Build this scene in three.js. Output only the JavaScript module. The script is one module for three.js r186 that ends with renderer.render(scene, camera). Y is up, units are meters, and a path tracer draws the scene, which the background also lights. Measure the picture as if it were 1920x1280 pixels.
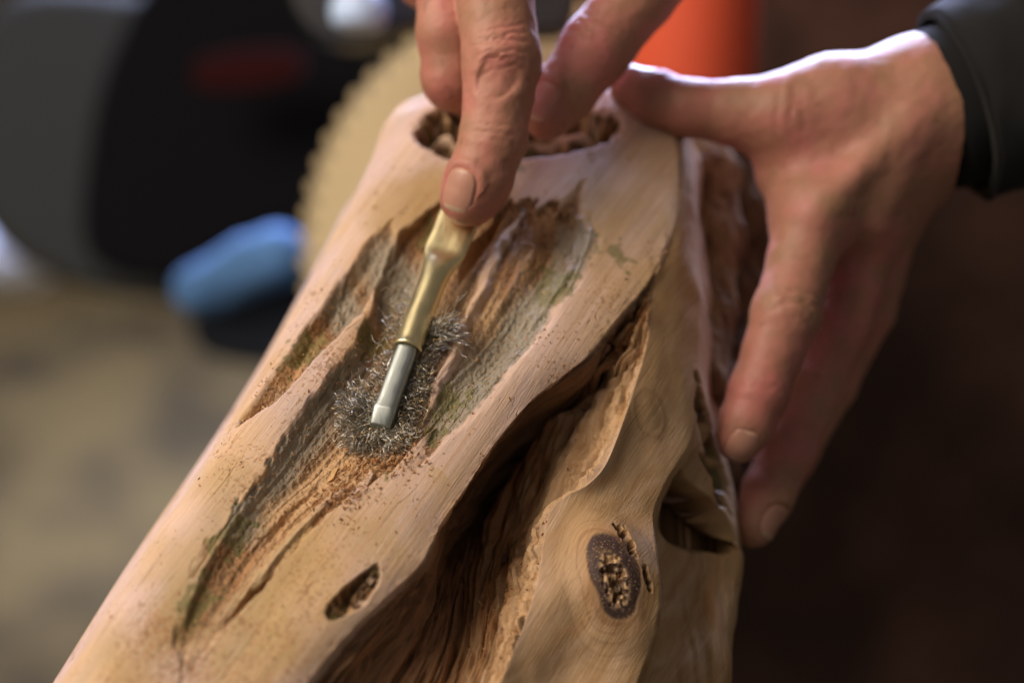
import * as THREE from 'three';
import { mergeGeometries } from 'three/addons/utils/BufferGeometryUtils.js';
import { RoundedBoxGeometry } from 'three/addons/geometries/RoundedBoxGeometry.js';
import { RectAreaLightUniformsLib } from 'three/addons/lights/RectAreaLightUniformsLib.js';

// ------------------------------------------------------------------ camera, lights, exposure
const scene = new THREE.Scene();
const DIST = 450, PITCH = 35 * Math.PI / 180;                 // mm, looking down at the work
const camera = new THREE.PerspectiveCamera(21.5, 1024 / 682, 0.02, 30);
camera.position.set(0, Math.sin(PITCH) * DIST / 1000, Math.cos(PITCH) * DIST / 1000);
camera.lookAt(0, 0, 0);
camera.focus = 0.449;
camera.userData.fStop = 4.6;
camera.updateMatrixWorld(true);

const renderer = new THREE.WebGLRenderer({ antialias: true });
renderer.toneMapping = THREE.LinearToneMapping;
renderer.toneMappingExposure = 1.13;
renderer.shadowMap.enabled = true;
scene.background = new THREE.Color().setRGB(0.125, 0.112, 0.104);
RectAreaLightUniformsLib.init();

const CM = camera.matrixWorld;
const camToWorld = (x, y, z) => new THREE.Vector3(x, y, z).multiplyScalar(0.001).applyMatrix4(CM);   // mm, x right, y up, z towards the viewer
function areaLamp(name, label, category, at, size, color, intensity) {   // an area light and the glowing panel it belongs to
  const p = camToWorld(...at), t = new THREE.Vector3(0, 0, 0);
  const light = new THREE.RectAreaLight(color, intensity, size[0], size[1]);
  light.name = name + '_glow';
  light.position.copy(p); light.lookAt(t); scene.add(light);
  const g = new THREE.Group(); g.name = name; g.userData = { label, category };
  const dir = t.clone().sub(p).normalize();
  g.position.copy(p).addScaledVector(dir, -0.012); g.lookAt(t); scene.add(g);
  const pane = new THREE.Mesh(new THREE.BoxGeometry(size[0], size[1], 0.012), new THREE.MeshStandardMaterial({ color: 0x888888, emissive: color, emissiveIntensity: intensity * 0.25 }));
  pane.name = 'pane'; g.add(pane);
  const fr = [];
  for (const s of [-1, 1]) {
    fr.push(new THREE.BoxGeometry(0.04, size[1] + 0.08, 0.05).translate(s * (size[0] / 2 + 0.022), 0, -0.02));
    fr.push(new THREE.BoxGeometry(size[0], 0.04, 0.05).translate(0, s * (size[1] / 2 + 0.022), -0.02));
  }
  const frame = new THREE.Mesh(mergeGeometries(fr), new THREE.MeshStandardMaterial({ color: 0x5a5048, roughness: 0.7 }));
  frame.name = 'frame'; g.add(frame);
}
areaLamp('ceiling_lamp', 'warm ceiling lamp to the left of the work, out of view', 'lamp', [-640, 560, -50], [0.72, 0.72], new THREE.Color().setRGB(1, 0.85, 0.68), 5.8);
areaLamp('window', 'tall window of cool daylight behind and above the work, out of view', 'window', [140, 860, -1500], [0.9, 0.8], new THREE.Color().setRGB(0.55, 0.62, 1), 35);

// ------------------------------------------------------------------ helpers
const rng = (s) => () => { s |= 0; s = (s + 0x6d2b79f5) | 0; let t = Math.imul(s ^ (s >>> 15), 1 | s); t = (t + Math.imul(t ^ (t >>> 7), 61 | t)) ^ t; return ((t ^ (t >>> 14)) >>> 0) / 4294967296; };
const clamp = (x, a = 0, b = 1) => (x < a ? a : x > b ? b : x);
const lerp = (a, b, t) => a + (b - a) * t;
const sstep = (a, b, x) => { const t = clamp((x - a) / (b - a)); return t * t * (3 - 2 * t); };
const PERM = new Uint8Array(512);
{ const r = rng(7), p = [...Array(256).keys()]; for (let i = 255; i > 0; i--) { const j = Math.floor(r() * (i + 1)); [p[i], p[j]] = [p[j], p[i]]; } for (let i = 0; i < 512; i++) PERM[i] = p[i & 255]; }
function noise(x, y, z) {                                     // value noise, -1 .. 1
  const xi = Math.floor(x), yi = Math.floor(y), zi = Math.floor(z);
  let fx = x - xi, fy = y - yi, fz = z - zi;
  fx = fx * fx * (3 - 2 * fx); fy = fy * fy * (3 - 2 * fy); fz = fz * fz * (3 - 2 * fz);
  const X = xi & 255, Y = yi & 255, Z = zi & 255, X1 = (xi + 1) & 255;
  const A = PERM[X] + Y, B = PERM[X1] + Y;
  const A0 = PERM[A & 255] + Z, A1 = PERM[(A + 1) & 255] + Z, B0 = PERM[B & 255] + Z, B1 = PERM[(B + 1) & 255] + Z;
  const v000 = PERM[A0 & 255], v100 = PERM[B0 & 255], v010 = PERM[A1 & 255], v110 = PERM[B1 & 255];
  const v001 = PERM[(A0 + 1) & 255], v101 = PERM[(B0 + 1) & 255], v011 = PERM[(A1 + 1) & 255], v111 = PERM[(B1 + 1) & 255];
  const a = v000 + (v100 - v000) * fx, b = v010 + (v110 - v010) * fx, c = v001 + (v101 - v001) * fx, d = v011 + (v111 - v011) * fx;
  const e = a + (b - a) * fy, f = c + (d - c) * fy;
  return (e + (f - e) * fz) / 127.5 - 1;
}
const fbm = (x, y, z, o = 3) => { let s = 0, a = 0.5; for (let i = 0; i < o; i++) { s += a * noise(x, y, z); a *= 0.5; x = x * 2.03 + 17.1; y = y * 2.03 + 5.3; z = z * 2.03 + 9.7; } return s; };

const FPX = 640 / Math.tan(21.5 / 2 * Math.PI / 180);         // focal length in pixels of a 1920 x 1280 frame
const at = (px, py, dz) => { const d = DIST + dz; return new THREE.Vector3((px - 960) / FPX * d, -(py - 640) / FPX * d, -d); };   // mm in the camera's axes, dz beyond the working plane
const W = (px, py, dz) => at(px, py, dz).multiplyScalar(0.001).applyMatrix4(CM);
// the plane of the sanded top face of the log
const TILT = 41 * Math.PI / 180, PN = new THREE.Vector3(0, Math.sin(TILT), Math.cos(TILT)), PV = new THREE.Vector3(0, Math.cos(TILT), -Math.sin(TILT)), PO = at(760, 800, 0);
function toPlane(px, py, h) {
  const r = new THREE.Vector3((px - 960) / FPX, -(py - 640) / FPX, -1), t = (PO.dot(PN) + h) / r.dot(PN), p = r.multiplyScalar(t).sub(PO);
  return [p.x, p.dot(PV), t / FPX];                           // u, v in mm and mm per pixel there
}
const planePoint = (u, v, h) => new THREE.Vector3(u, 0, 0).addScaledVector(PV, v).addScaledVector(PN, h).add(PO);
const onPlane = (px, py, h) => { const [u, v] = toPlane(px, py, h); return planePoint(u, v, h); };
const toWorldGeo = (g) => g.scale(0.001, 0.001, 0.001).applyMatrix4(CM);   // camera-axis millimetres to world metres

const used = {};
function numbered(n) { const k = used[n] = (used[n] ?? -1) + 1; return k ? n + '_' + String(k).padStart(3, '0') : n; }
function mesh(name, geo, mat, parent) { const m = new THREE.Mesh(geo, mat); m.name = name; m.castShadow = m.receiveShadow = true; parent?.add(m); return m; }
function thing(name, label, category, group) { const o = new THREE.Group(); o.name = numbered(name); o.userData = { label, category }; if (group) o.userData.group = group; scene.add(o); return o; }
function tag(m, label, category, group, kind) { m.name = numbered(m.name); m.userData = { label, category }; if (group) m.userData.group = group; if (kind) m.userData.kind = kind; scene.add(m); return m; }
function recentre(group, geos, origin) { group.position.copy(origin); for (const g of geos) g.translate(-origin.x, -origin.y, -origin.z); }
function dataTex(w, h, data, srgb) { const t = new THREE.DataTexture(data, w, h); t.magFilter = THREE.LinearFilter; t.minFilter = THREE.LinearMipmapLinearFilter; t.wrapS = t.wrapT = THREE.RepeatWrapping; if (srgb) t.colorSpace = THREE.SRGBColorSpace; t.needsUpdate = true; return t; }
const enc = (c) => 255 * (c <= 0.0031308 ? 12.92 * c : 1.055 * Math.pow(c, 1 / 2.4) - 0.055);

// ------------------------------------------------------------------ the log: a loft through lines that run along it
function hermite(pts, x, k) {                                 // pts sorted by [0]; value [k] at x
  const n = pts.length;
  if (x <= pts[0][0]) return pts[0][k] + (pts[1][k] - pts[0][k]) / (pts[1][0] - pts[0][0]) * (x - pts[0][0]);
  if (x >= pts[n - 1][0]) return pts[n - 1][k];
  let i = 0; while (pts[i + 1][0] < x) i++;
  const a = pts[i], b = pts[i + 1], L = b[0] - a[0], t = (x - a[0]) / L, s = (b[k] - a[k]) / L;
  const tan = (p, q, r) => { const d0 = (q[k] - p[k]) / (q[0] - p[0]), d1 = (r[k] - q[k]) / (r[0] - q[0]); return d0 * d1 <= 0 ? (k === 2 ? 0 : 0.5 * (d0 + d1) * 0.6) : (k === 2 ? 2 * d0 * d1 / (d0 + d1) : (r[k] - p[k]) / (r[0] - p[0])); };
  const m0 = i > 0 ? tan(pts[i - 1], a, b) : s, m1 = i < n - 2 ? tan(a, b, pts[i + 2]) : s;
  const t2 = t * t, t3 = t2 * t;
  return (2 * t3 - 3 * t2 + 1) * a[k] + (t3 - 2 * t2 + t) * L * m0 + (-2 * t3 + 3 * t2) * b[k] + (t3 - t2) * L * m1;
}
const track = (list) => list.map(([x, y, h = 0, ...rest]) => { const [u, v, s] = toPlane(x, y, h); return [v, u, h, ...rest, s]; }).sort((a, b) => a[0] - b[0]);
const sil = [[15, 1440], [120, 1280], [240, 1086], [350, 925], [455, 765], [500, 690], [560, 580], [640, 430], [690, 335], [722, 262], [742, 212], [775, 182]];
const ridge = [[470, 1440], [575, 1280], [650, 1190], [720, 1122], [785, 1060], [818, 1000], [838, 965], [880, 905], [925, 835], [965, 785], [1010, 738], [1062, 700], [1100, 668], [1150, 604], [1200, 548], [1228, 505], [1258, 410], [1268, 320], [1262, 250], [1250, 180]];
const LINES = [
  { n: 6, p: sil.map(([x, y]) => [x + 160, y, -78]) },
  { n: 14, p: sil.map(([x, y]) => [x + 12, y, -62]) },
  { n: 26, p: sil.map(([x, y]) => [x + 5, y, -24]) },
  { n: 16, p: sil.map(([x, y]) => [x, y, -3]) },
  { n: 130, p: sil.map(([x, y]) => [x + 17, y, -0.4]) },
  { n: 190, p: sil.map(([x, y], i) => { const r = ridge[Math.min(i * 1.7 | 0, ridge.length - 1)]; return [x + 190 - y * -0.06, y, 1.2]; }) },
  { n: 30, p: ridge.map(([x, y]) => [x - 26, y, 0.4]) },
  { n: 34, sharp: 1, p: ridge.map(([x, y]) => [x, y, -0.8]) },
  { n: 46, p: [[520, 1440, -8], [625, 1280, -8], [694, 1190, -9], [752, 1122, -11], [795, 1060, -14], [820, 1000, -17], [832, 965, -18], [870, 905, -20], [914, 835, -20], [956, 785, -18], [1006, 738, -13], [1062, 702, -7], [1108, 668, -4], [1157, 604, -3], [1203, 548, -1.6], [1230, 505, -1], [1260, 410, -1], [1270, 320, -1.2], [1264, 250, -1.2], [1252, 180, -1.2]] },
  { n: 30, p: [[700, 1440, -22], [790, 1280, -23], [822, 1200, -25], [848, 1080, -36], [880, 980, -50], [915, 900, -54], [962, 820, -50], [1014, 745, -35], [1072, 705, -15], [1130, 650, -8], [1180, 585, -4.5], [1214, 535, -2], [1234, 500, -1.2], [1263, 410, -1.2], [1273, 320, -1.6], [1267, 250, -1.6], [1255, 180, -1.6]] },
  { n: 100, p: [[800, 1440, -22], [884, 1280, -23], [905, 1200, -24], [922, 1080, -31], [948, 980, -33], [975, 900, -32], [1014, 820, -29], [1056, 755, -22], [1115, 700, -12], [1160, 645, -8], [1198, 585, -4.5], [1219, 535, -2.2], [1237, 500, -1.3], [1266, 410, -1.4], [1276, 320, -2], [1270, 250, -2], [1258, 180, -2]] },
  { n: 60, sharp: 1, p: [[870, 1440, -13], [938, 1280, -13], [985, 1165, -13], [1010, 1080, -13], [1022, 1000, -13], [1034, 957, -12.5], [1060, 931, -12], [1100, 910, -11.5], [1130, 880, -11], [1152, 835, -10], [1187, 735, -8], [1214, 640, -5.5], [1224, 545, -3], [1242, 485, -2], [1271, 410, -2], [1281, 320, -3], [1275, 250, -3], [1262, 180, -3]] },
  { n: 70, p: [[960, 1440, -19], [1030, 1280, -19], [1085, 1180, -18], [1130, 1085, -13], [1140, 1020, -12], [1150, 960, -14], [1180, 900, -16], [1215, 830, -16], [1245, 745, -14], [1265, 640, -11], [1275, 545, -8], [1282, 485, -6.5], [1292, 410, -6.5], [1296, 320, -7], [1286, 250, -7], [1275, 180, -8]] },
  { n: 26, sharp: 0.7, p: [[1130, 1440, -25], [1205, 1250, -25], [1229, 1160, -21], [1230, 1070, -18], [1226, 1000, -19], [1228, 950, -21], [1255, 895, -21], [1290, 830, -22], [1306, 745, -21], [1312, 640, -18], [1314, 545, -15], [1308, 485, -13], [1304, 410, -12], [1302, 320, -12], [1292, 250, -12], [1280, 180, -14]] },
  { n: 60, p: [[1150, 1440, -45], [1222, 1250, -46], [1242, 1160, -48], [1244, 1070, -50], [1240, 1010, -50], [1242, 985, -42], [1265, 925, -30], [1310, 850, -29], [1325, 745, -29], [1325, 640, -26], [1324, 545, -22], [1315, 485, -19], [1308, 410, -17], [1305, 320, -17], [1295, 250, -17], [1283, 180, -19]] },
  { n: 24, p: [[1330, 1440, -58], [1357, 1280, -58], [1368, 1180, -58], [1378, 1090, -58], [1384, 1035, -56], [1366, 985, -48], [1352, 940, -43], [1349, 850, -41], [1344, 760, -41], [1341, 650, -37], [1334, 545, -33], [1322, 450, -28], [1311, 380, -25], [1308, 320, -24], [1297, 250, -22], [1285, 180, -24]] },
  { n: 12, p: [[1320, 1440, -76], [1347, 1280, -76], [1366, 1090, -76], [1370, 1035, -76], [1340, 850, -66], [1330, 650, -60], [1310, 450, -52], [1290, 250, -50], [1280, 180, -50]] },
  { n: 0, p: [[1100, 1440, -84], [1100, 1280, -84], [1120, 1035, -84], [1120, 850, -82], [1110, 650, -76], [1100, 450, -72], [1090, 180, -70]] },
].map((l) => ({ ...l, t: track(l.p) }));
// the underside closes the loop
LINES[LINES.length - 1].n = 8;
const NK = LINES.length;
const V0 = toPlane(600, 1420, 0)[1], V1 = toPlane(900, 186, 0)[1], REND = 6;
const NT = 640, NEND = 16;
const segStart = []; let NS = 0; for (const l of LINES) { segStart.push(NS); NS += l.n; }
const COLS = NS + 1, ROWS = NT + NEND + 1;
const colK = new Float32Array(COLS);                          // which line a column lies at, with its fraction
for (let k = 0; k < NK; k++) for (let i = 0; i < LINES[k].n; i++) colK[segStart[k] + i] = k + i / LINES[k].n;
colK[NS] = NK;
const P0 = new Float32Array(COLS * ROWS * 3);                 // u, v, h of the bare loft
for (let j = 0; j < ROWS; j++) {
  const end = Math.max(0, j - NT) / NEND, v = lerp(V0, V1, Math.min(j, NT) / NT);
  const pu = LINES.map((l) => hermite(l.t, v, 1)), ph = LINES.map((l) => hermite(l.t, v, 2));
  for (let k = 1; k < NK - 2; k++) if (k > 3 && pu[k] < pu[k - 1] + 0.05 && k !== 8) pu[k] = pu[k - 1] + 0.05;   // lines keep their order
  const N = NK, g = (a, i) => a[(i + N) % N];
  const uc = (pu[4] + pu[15]) / 2, half = Math.max(10, (pu[15] - pu[4]) / 2);
  for (let c = 0; c < COLS; c++) {
    const kf = colK[c], k = Math.min(Math.floor(kf), NK - 1), t = kf - k;
    const chord = (i) => Math.max(0.2, Math.hypot(g(pu, i + 1) - g(pu, i), g(ph, i + 1) - g(ph, i)));
    const L = chord(k);
    const tang = (a, i, side) => {
      const l0 = chord(i - 1), l1 = chord(i), d0 = (g(a, i) - g(a, i - 1)) / l0, d1 = (g(a, i + 1) - g(a, i)) / l1;
      if (LINES[(i + N) % N].sharp) { const s = 0.5 + 0.47 * LINES[(i + N) % N].sharp; return side ? d0 * s + d1 * (1 - s) : d1 * s + d0 * (1 - s); }
      return (d0 * l1 + d1 * l0) / (l0 + l1);
    };
    const t2 = t * t, t3 = t2 * t, H0 = 2 * t3 - 3 * t2 + 1, H1 = t3 - 2 * t2 + t, H2 = -2 * t3 + 3 * t2, H3 = t3 - t2;
    const ev = (a) => H0 * g(a, k) + H1 * L * tang(a, k, 0) + H2 * g(a, k + 1) + H3 * L * tang(a, k + 1, 1);
    let u = ev(pu), h = ev(ph), vv = v;
    if (end > 0) {
      const phi = Math.min(1, end * 1.25) * Math.PI / 2, shrink = REND * (1 - Math.cos(phi));
      vv = v + REND * Math.sin(phi);
      let f = 1 - shrink / half;
      if (end > 0.8) f *= 1 - (end - 0.8) / 0.2;
      u = uc + (u - uc) * f; h = -38 + (h + 38) * f * (1 - 0.001);
    }
    const q = (j * COLS + c) * 3; P0[q] = u; P0[q + 1] = vv; P0[q + 2] = h;
  }
}
// grooves: [x centre, y, half width across] with a depth; holes: ellipses
const band = (h, list) => { const t = list.map(([x, y, w, d]) => { const [u, v, s] = toPlane(x, y, h); return [v, u, w * s, d]; }).sort((a, b) => a[0] - b[0]); return { t, v0: t[0][0], v1: t[t.length - 1][0] }; };
const GA = band(-2, [[742, 428, 3, 0.5], [716, 472, 28, 2.6], [688, 525, 40, 3.4], [645, 590, 50, 3.8], [596, 650, 47, 3.8], [548, 705, 40, 3.8], [502, 755, 32, 3.4], [474, 785, 26, 2.6], [450, 806, 4, 0.6]]);
const GB = band(-3, [[850, 392, 8, 1], [812, 440, 42, 4], [796, 490, 70, 6], [795, 545, 88, 7.5], [786, 600, 96, 8], [752, 680, 100, 8], [700, 760, 108, 7.5], [648, 830, 108, 6.5], [606, 890, 100, 5.2], [556, 950, 90, 4.2], [496, 1030, 76, 3.2], [432, 1120, 62, 2.5], [385, 1190, 44, 1.8], [345, 1260, 8, 0.4]]);
const GC = band(-2, [[1094, 358, 3, 0.4], [1070, 405, 30, 2], [1040, 470, 56, 3.2], [1000, 555, 74, 3.8], [960, 630, 84, 3.8], [912, 705, 74, 3.4], [862, 780, 56, 2.6], [812, 850, 30, 1.6], [786, 892, 4, 0.4]]);
const GS = band(-2, [[712, 1074, 4, 1], [700, 1092, 18, 3.4], [678, 1115, 30, 4.2], [655, 1142, 34, 4.2], [634, 1164, 22, 3.2], [622, 1178, 4, 0.8]]);
const GK = band(-1, [[522, 1076, 2, 0.3], [500, 1100, 8, 1.6], [476, 1122, 14, 2.2], [440, 1160, 8, 1.2], [415, 1192, 2, 0.3]]);
const GV = band(-2, [[600, 900, 4, 0.2], [560, 950, 10, 1], [520, 1000, 16, 1.4], [495, 1040, 6, 0.2]]);
const GZ = band(-1, [[860, 385, 1015], [830, 400, 1090], [745, 470, 1135], [710, 540, 1112], [690, 600, 1066], [645, 680, 1002], [590, 760, 915], [540, 830, 855], [506, 890, 775], [462, 950, 668], [408, 1030, 582], [355, 1120, 512], [330, 1200, 445], [335, 1268, 372]].map(([l, y, r]) => [(l + r) / 2, y, (r - l) / 2, lerp(1.5, 0.35, sstep(830, 1130, y))]));
const GR = band(-1, [[992, 405, 4, 0.4], [962, 440, 16, 1.6], [932, 490, 23, 2.2], [906, 548, 24, 2.4], [880, 612, 22, 2.4], [852, 680, 19, 2.2], [824, 738, 15, 1.8], [792, 800, 5, 0.4]]), GR2 = band(-1, [[690, 905, 4, 0.3], [640, 925, 14, 1], [596, 962, 20, 1.4], [548, 1016, 20, 1.4], [505, 1070, 15, 1.1], [465, 1120, 4, 0.3]]);
const GX = band(-1, [[945, 408, 3, 0.3], [925, 430, 12, 3], [895, 470, 22, 4], [872, 510, 14, 2], [860, 535, 3, 0.4]]);
const GD = band(-6, [[1226, 528, 2, 0.2], [1205, 570, 7, 1.3], [1172, 630, 11, 2], [1130, 690, 9, 1.5], [1100, 720, 2, 0.2]]);
function inBand(b, u, v, edge, wob) {
  if (v < b.v0 || v > b.v1) return 0;
  const w = hermite(b.t, v, 2), t = Math.abs(u + wob - hermite(b.t, v, 1)) / Math.max(0.05, w);
  if (t > 1) return 0;
  return sstep(1, edge, t) * Math.max(0, hermite(b.t, v, 3));
}
const ell = (px, py, h, a, b, ang) => { const [u, v, s] = toPlane(px, py, h), vb = Math.abs(toPlane(px, py + b, h)[1] - toPlane(px, py - b, h)[1]) / 2 / (b * s); return { u, v, a: a * s, b: b * s, vb, c: Math.cos(ang), s: Math.sin(ang) }; };
const inEll = (e, u, v) => { const x = u - e.u, y = (v - e.v) / e.vb, X = (x * e.c + y * e.s) / e.a, Y = (-x * e.s + y * e.c) / e.b; return Math.hypot(X, Y); };
const HOLE = ell(962, 257, -2, 196, 66, 0.03), KNOT = ell(1148, 1074, -13, 45, 64, 0.34), KHOLE = ell(1147, 1084, -13, 20, 33, 0.34), W1 = ell(1164, 1008, -13, 13, 26, 0.3), W1B = ell(1176, 1030, -13, 9, 20, 0.35), W2 = ell(1206, 1088, -17, 7, 22, 0.3), RING = ell(1214, 784, -15, 30, 32, 0), LEDGE = ell(1300, 1006, -50, 82, 28, 0), NOTCH = ell(1318, 800, -30, 22, 48, 0.1), NOTCH2 = ell(1344, 900, -42, 24, 60, 0);

const nV = COLS * ROWS, disp = new Float32Array(nV), mG = new Float32Array(nV), mHole = new Float32Array(nV), mKnot = new Float32Array(nV), mCav = new Float32Array(nV), mBar = new Float32Array(nV);
const N0 = new Float32Array(nV * 3);
{
  const a = new THREE.Vector3(), b = new THREE.Vector3();
  for (let j = 0; j < ROWS; j++) for (let c = 0; c < COLS; c++) {
    const i = j * COLS + c, l = j * COLS + (c > 0 ? c - 1 : NS - 1), r = j * COLS + (c < NS ? c + 1 : 1), d = Math.max(0, j - 1) * COLS + c, u = Math.min(ROWS - 1, j + 1) * COLS + c;
    a.set(P0[r * 3] - P0[l * 3], P0[r * 3 + 1] - P0[l * 3 + 1], P0[r * 3 + 2] - P0[l * 3 + 2]);
    b.set(P0[u * 3] - P0[d * 3], P0[u * 3 + 1] - P0[d * 3 + 1], P0[u * 3 + 2] - P0[d * 3 + 2]);
    a.cross(b).normalize(); if (!isFinite(a.x) || a.lengthSq() < 0.5) a.set(0, 1, 0);
    N0[i * 3] = a.x; N0[i * 3 + 1] = a.y; N0[i * 3 + 2] = a.z;
  }
}
for (let j = 0; j < ROWS; j++) for (let c = 0; c < COLS; c++) {
  const i = j * COLS + c, u = P0[i * 3], v = P0[i * 3 + 1], h = P0[i * 3 + 2], k = colK[c];
  if (k < 2.5 || k > 16.5) continue;
  const wob = noise(u * 0.16, v * 0.16, 3) * 0.9 + noise(u * 0.7, v * 0.4, 5) * 0.35;
  const long = u * 0.84 - v * 0.46, al0 = u * 0.46 + v * 0.84;                            // across the grain
  let d = 0, g = 0, hole = 0;
  if (k < 7.3) {
    const zv = v + noise(long * 0.3, al0 * 0.02, 23) * 7 + noise(long * 0.9, al0 * 0.04, 24) * 3;
    let zone = inBand(GZ, u, zv, 0.93, wob * 1.3 + fbm(u * 0.5, v * 0.12, 17, 2) * 1.6);
    const zt = zone > 0 ? (u - hermite(GZ.t, v, 1)) / hermite(GZ.t, v, 2) : 0;
    zone *= sstep(1.0, 0.62, zt + noise(u * 0.3, v * 0.1, 25) * 0.12);
    if (zone > 0) { const q = clamp(zone / 0.9), far = 1 - 0.4 * sstep(0, -50, v); d -= zone * (0.55 + 0.45 * sstep(0.95, 0.5, Math.abs(zt))); d += q * far * (noise(zt * 8, v * 0.022, 19) * 0.9 + noise(zt * 19, v * 0.05, 20) * 0.42 + fbm(zt * 40, v * 0.12, 22, 2) * 0.3); g = Math.max(g, q * 0.9); }
    const floorN = fbm(u * 0.35, v * 0.2, 1, 3) * 1.5 + noise(u * 1.3, v * 1.1, 8) * 0.3;
    const add = (x, rough) => { if (x > 0) { d -= x * (1 + 0.12 * rough * floorN) ; g = Math.max(g, clamp(x / 1.6)); } };
    add(inBand(GA, u, v, 0.35, wob * 1.2), 1.5); { const x = inBand(GB, u, v, 0.75, wob * 0.9 + fbm(u * 0.5, v * 0.12, 18, 2) * 1.2); if (x > 0) { const t = (u - hermite(GB.t, v, 1)) / hermite(GB.t, v, 2); add(x * 0.6 * (1 - 0.85 * sstep(-0.35, 0.9, t)), 1); } } add(inBand(GC, u, v, 0.05, wob) * 0.62, 1.2);
    add(inBand(GK, u, v, 0.3, wob), 1); add(inBand(GV, u, v, 0.2, wob), 1); add(inBand(GX, u, v, 0.3, wob * 0.3), 0.5);
    for (const R of [GR, GR2]) { const x = inBand(R, u, v, 0.15, wob * 0.8 + fbm(u * 0.5, v * 0.1, 27, 2)); if (x > 0) { d += x; g *= 1 - 0.75 * clamp(x / 1.2); } }
    const s = inBand(GS, u, v, 0.82, wob * 0.5); if (s > 0) { d -= s * (0.85 + 0.5 * floorN); hole = Math.max(hole, clamp(s / 3)); }
    const e = inEll(HOLE, u, v) + noise(u * 0.12, v * 0.12, 2) * 0.1 + noise(u * 0.5, v * 0.5, 4) * 0.05;
    if (e < 1) { const bar = Math.exp(-(((v - HOLE.v + 1.5 + noise(u * 0.15, 2, 8) * 2.2) / 1.7) ** 2)) * sstep(0.97, 0.8, e); const q = sstep(1, 0.82, e) * 17 * (1 - 0.6 * bar); mBar[i] = bar; d -= q * (0.75 + 1.0 * fbm(u * 0.11, v * 0.14, 6, 3)); hole = Math.max(hole, clamp(q / 6)); }
    const gl = noise(long * 0.5, (u * 0.42 + v * 0.8) * 0.02, 11);
    d += noise(u * 0.09, v * 0.07, 21) * 0.35 + gl * 0.06 * (1 + 4 * g) + g * noise(u * 1.7, v * 1.2, 31) * 0.22;
    if (k > 6.6) d += (noise(v * 0.5, 3, 9) * 0.35 + fbm(v * 0.9, u * 0.3, 12, 2) * 0.5) * (k - 6.6);
  }
  if (k >= 7.02 && k <= 11) {                                 // inside the torn cavity
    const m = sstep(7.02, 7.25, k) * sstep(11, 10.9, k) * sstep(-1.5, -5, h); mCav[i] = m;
    const across = (k - 9) * 9;
    d += m * (fbm(across * 0.55, v * 0.05, 14, 4) * 2.6 + fbm(across * 2.2, v * 0.22, 15, 2) * 0.9 - 2.6 * (1 - Math.abs(noise(across * 0.8, v * 0.022, 28))) ** 6 - 1.2 * (1 - Math.abs(noise(across * 1.9, v * 0.05, 29))) ** 5 + 0.8);
    d += sstep(10.3, 10.85, k) * sstep(11.0, 10.95, k) * (fbm(v * 0.4, across * 0.4, 16, 3) * 2.2) * sstep(-1, -4, h);
    const s = inBand(GD, u, v, 0.2, wob); if (s > 0) d -= s;
    g = Math.max(g, m * 0.5);
  }
  if (k > 10.9 && k < 16) {
    const f = sstep(10.9, 11.6, k);
    d += f * (fbm(u * 0.06, v * 0.045, 33, 2) * 2.2 + noise(u * 0.22, v * 0.15, 35) * 0.22);
    const kn = inEll(KNOT, u, v) + noise(u * 0.3, v * 0.3, 41) * 0.07; mKnot[i] = sstep(1.06, 0.94, kn);
    d += (1 - sstep(0.5, 2.3, kn)) * 3.0 - mKnot[i] * 0.25;
    for (const [e, dep, jag] of [[KHOLE, 2.6, 0.5], [W1, 6, 0.5], [W1B, 5, 0.55], [W2, 4.5, 0.5]]) {
      const q = inEll(e, u, v); if (q > 1.6) continue;
      const qq = q + noise(u * 1.1, v * 1.1, 43) * jag; if (qq < 1) { const an = Math.atan2(v - e.v, u - e.u); d -= dep * sstep(1, 0.6, qq) * (0.7 + 0.45 * noise(q * 5.5 + noise(u * 0.8, v * 0.8, 48), Math.cos(an) * 1.6, Math.sin(an) * 1.6) + 0.2 * noise(u * 3.1, v * 2.4, 47)); hole = Math.max(hole, sstep(1, 0.7, qq)); }
    }
    const le = inEll(LEDGE, u, v) + noise(u * 0.2, v * 0.2, 51) * 0.2; if (le < 1 && k > 13.4) { d -= 22 * sstep(1, 0.35, le); hole = Math.max(hole, 0.6 * sstep(1, 0.6, le)); }
    for (const e of [NOTCH, NOTCH2]) { const q = inEll(e, u, v) + fbm(u * 0.3, v * 0.3, 53, 3) * 0.9; if (q < 1) { d -= 3.4 * sstep(1, 0.6, q); hole = Math.max(hole, 0.75 * sstep(1, 0.7, q)); } }
    if (k > 14.1) d += fbm(u * 0.35, v * 0.05, 61, 3) * 2.0 * sstep(14.1, 14.5, k) * sstep(16, 15, k);
    const rg = inEll(RING, u, v); d += 0.1 * Math.exp(-(((rg - 0.95) / 0.16) ** 2)) + 0.15 * sstep(1, 0, rg);
  }
  mG[i] = g; mHole[i] = hole; disp[i] = d * (j > NT ? Math.max(0, 1 - (j - NT) / 5) : 1);
}
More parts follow.
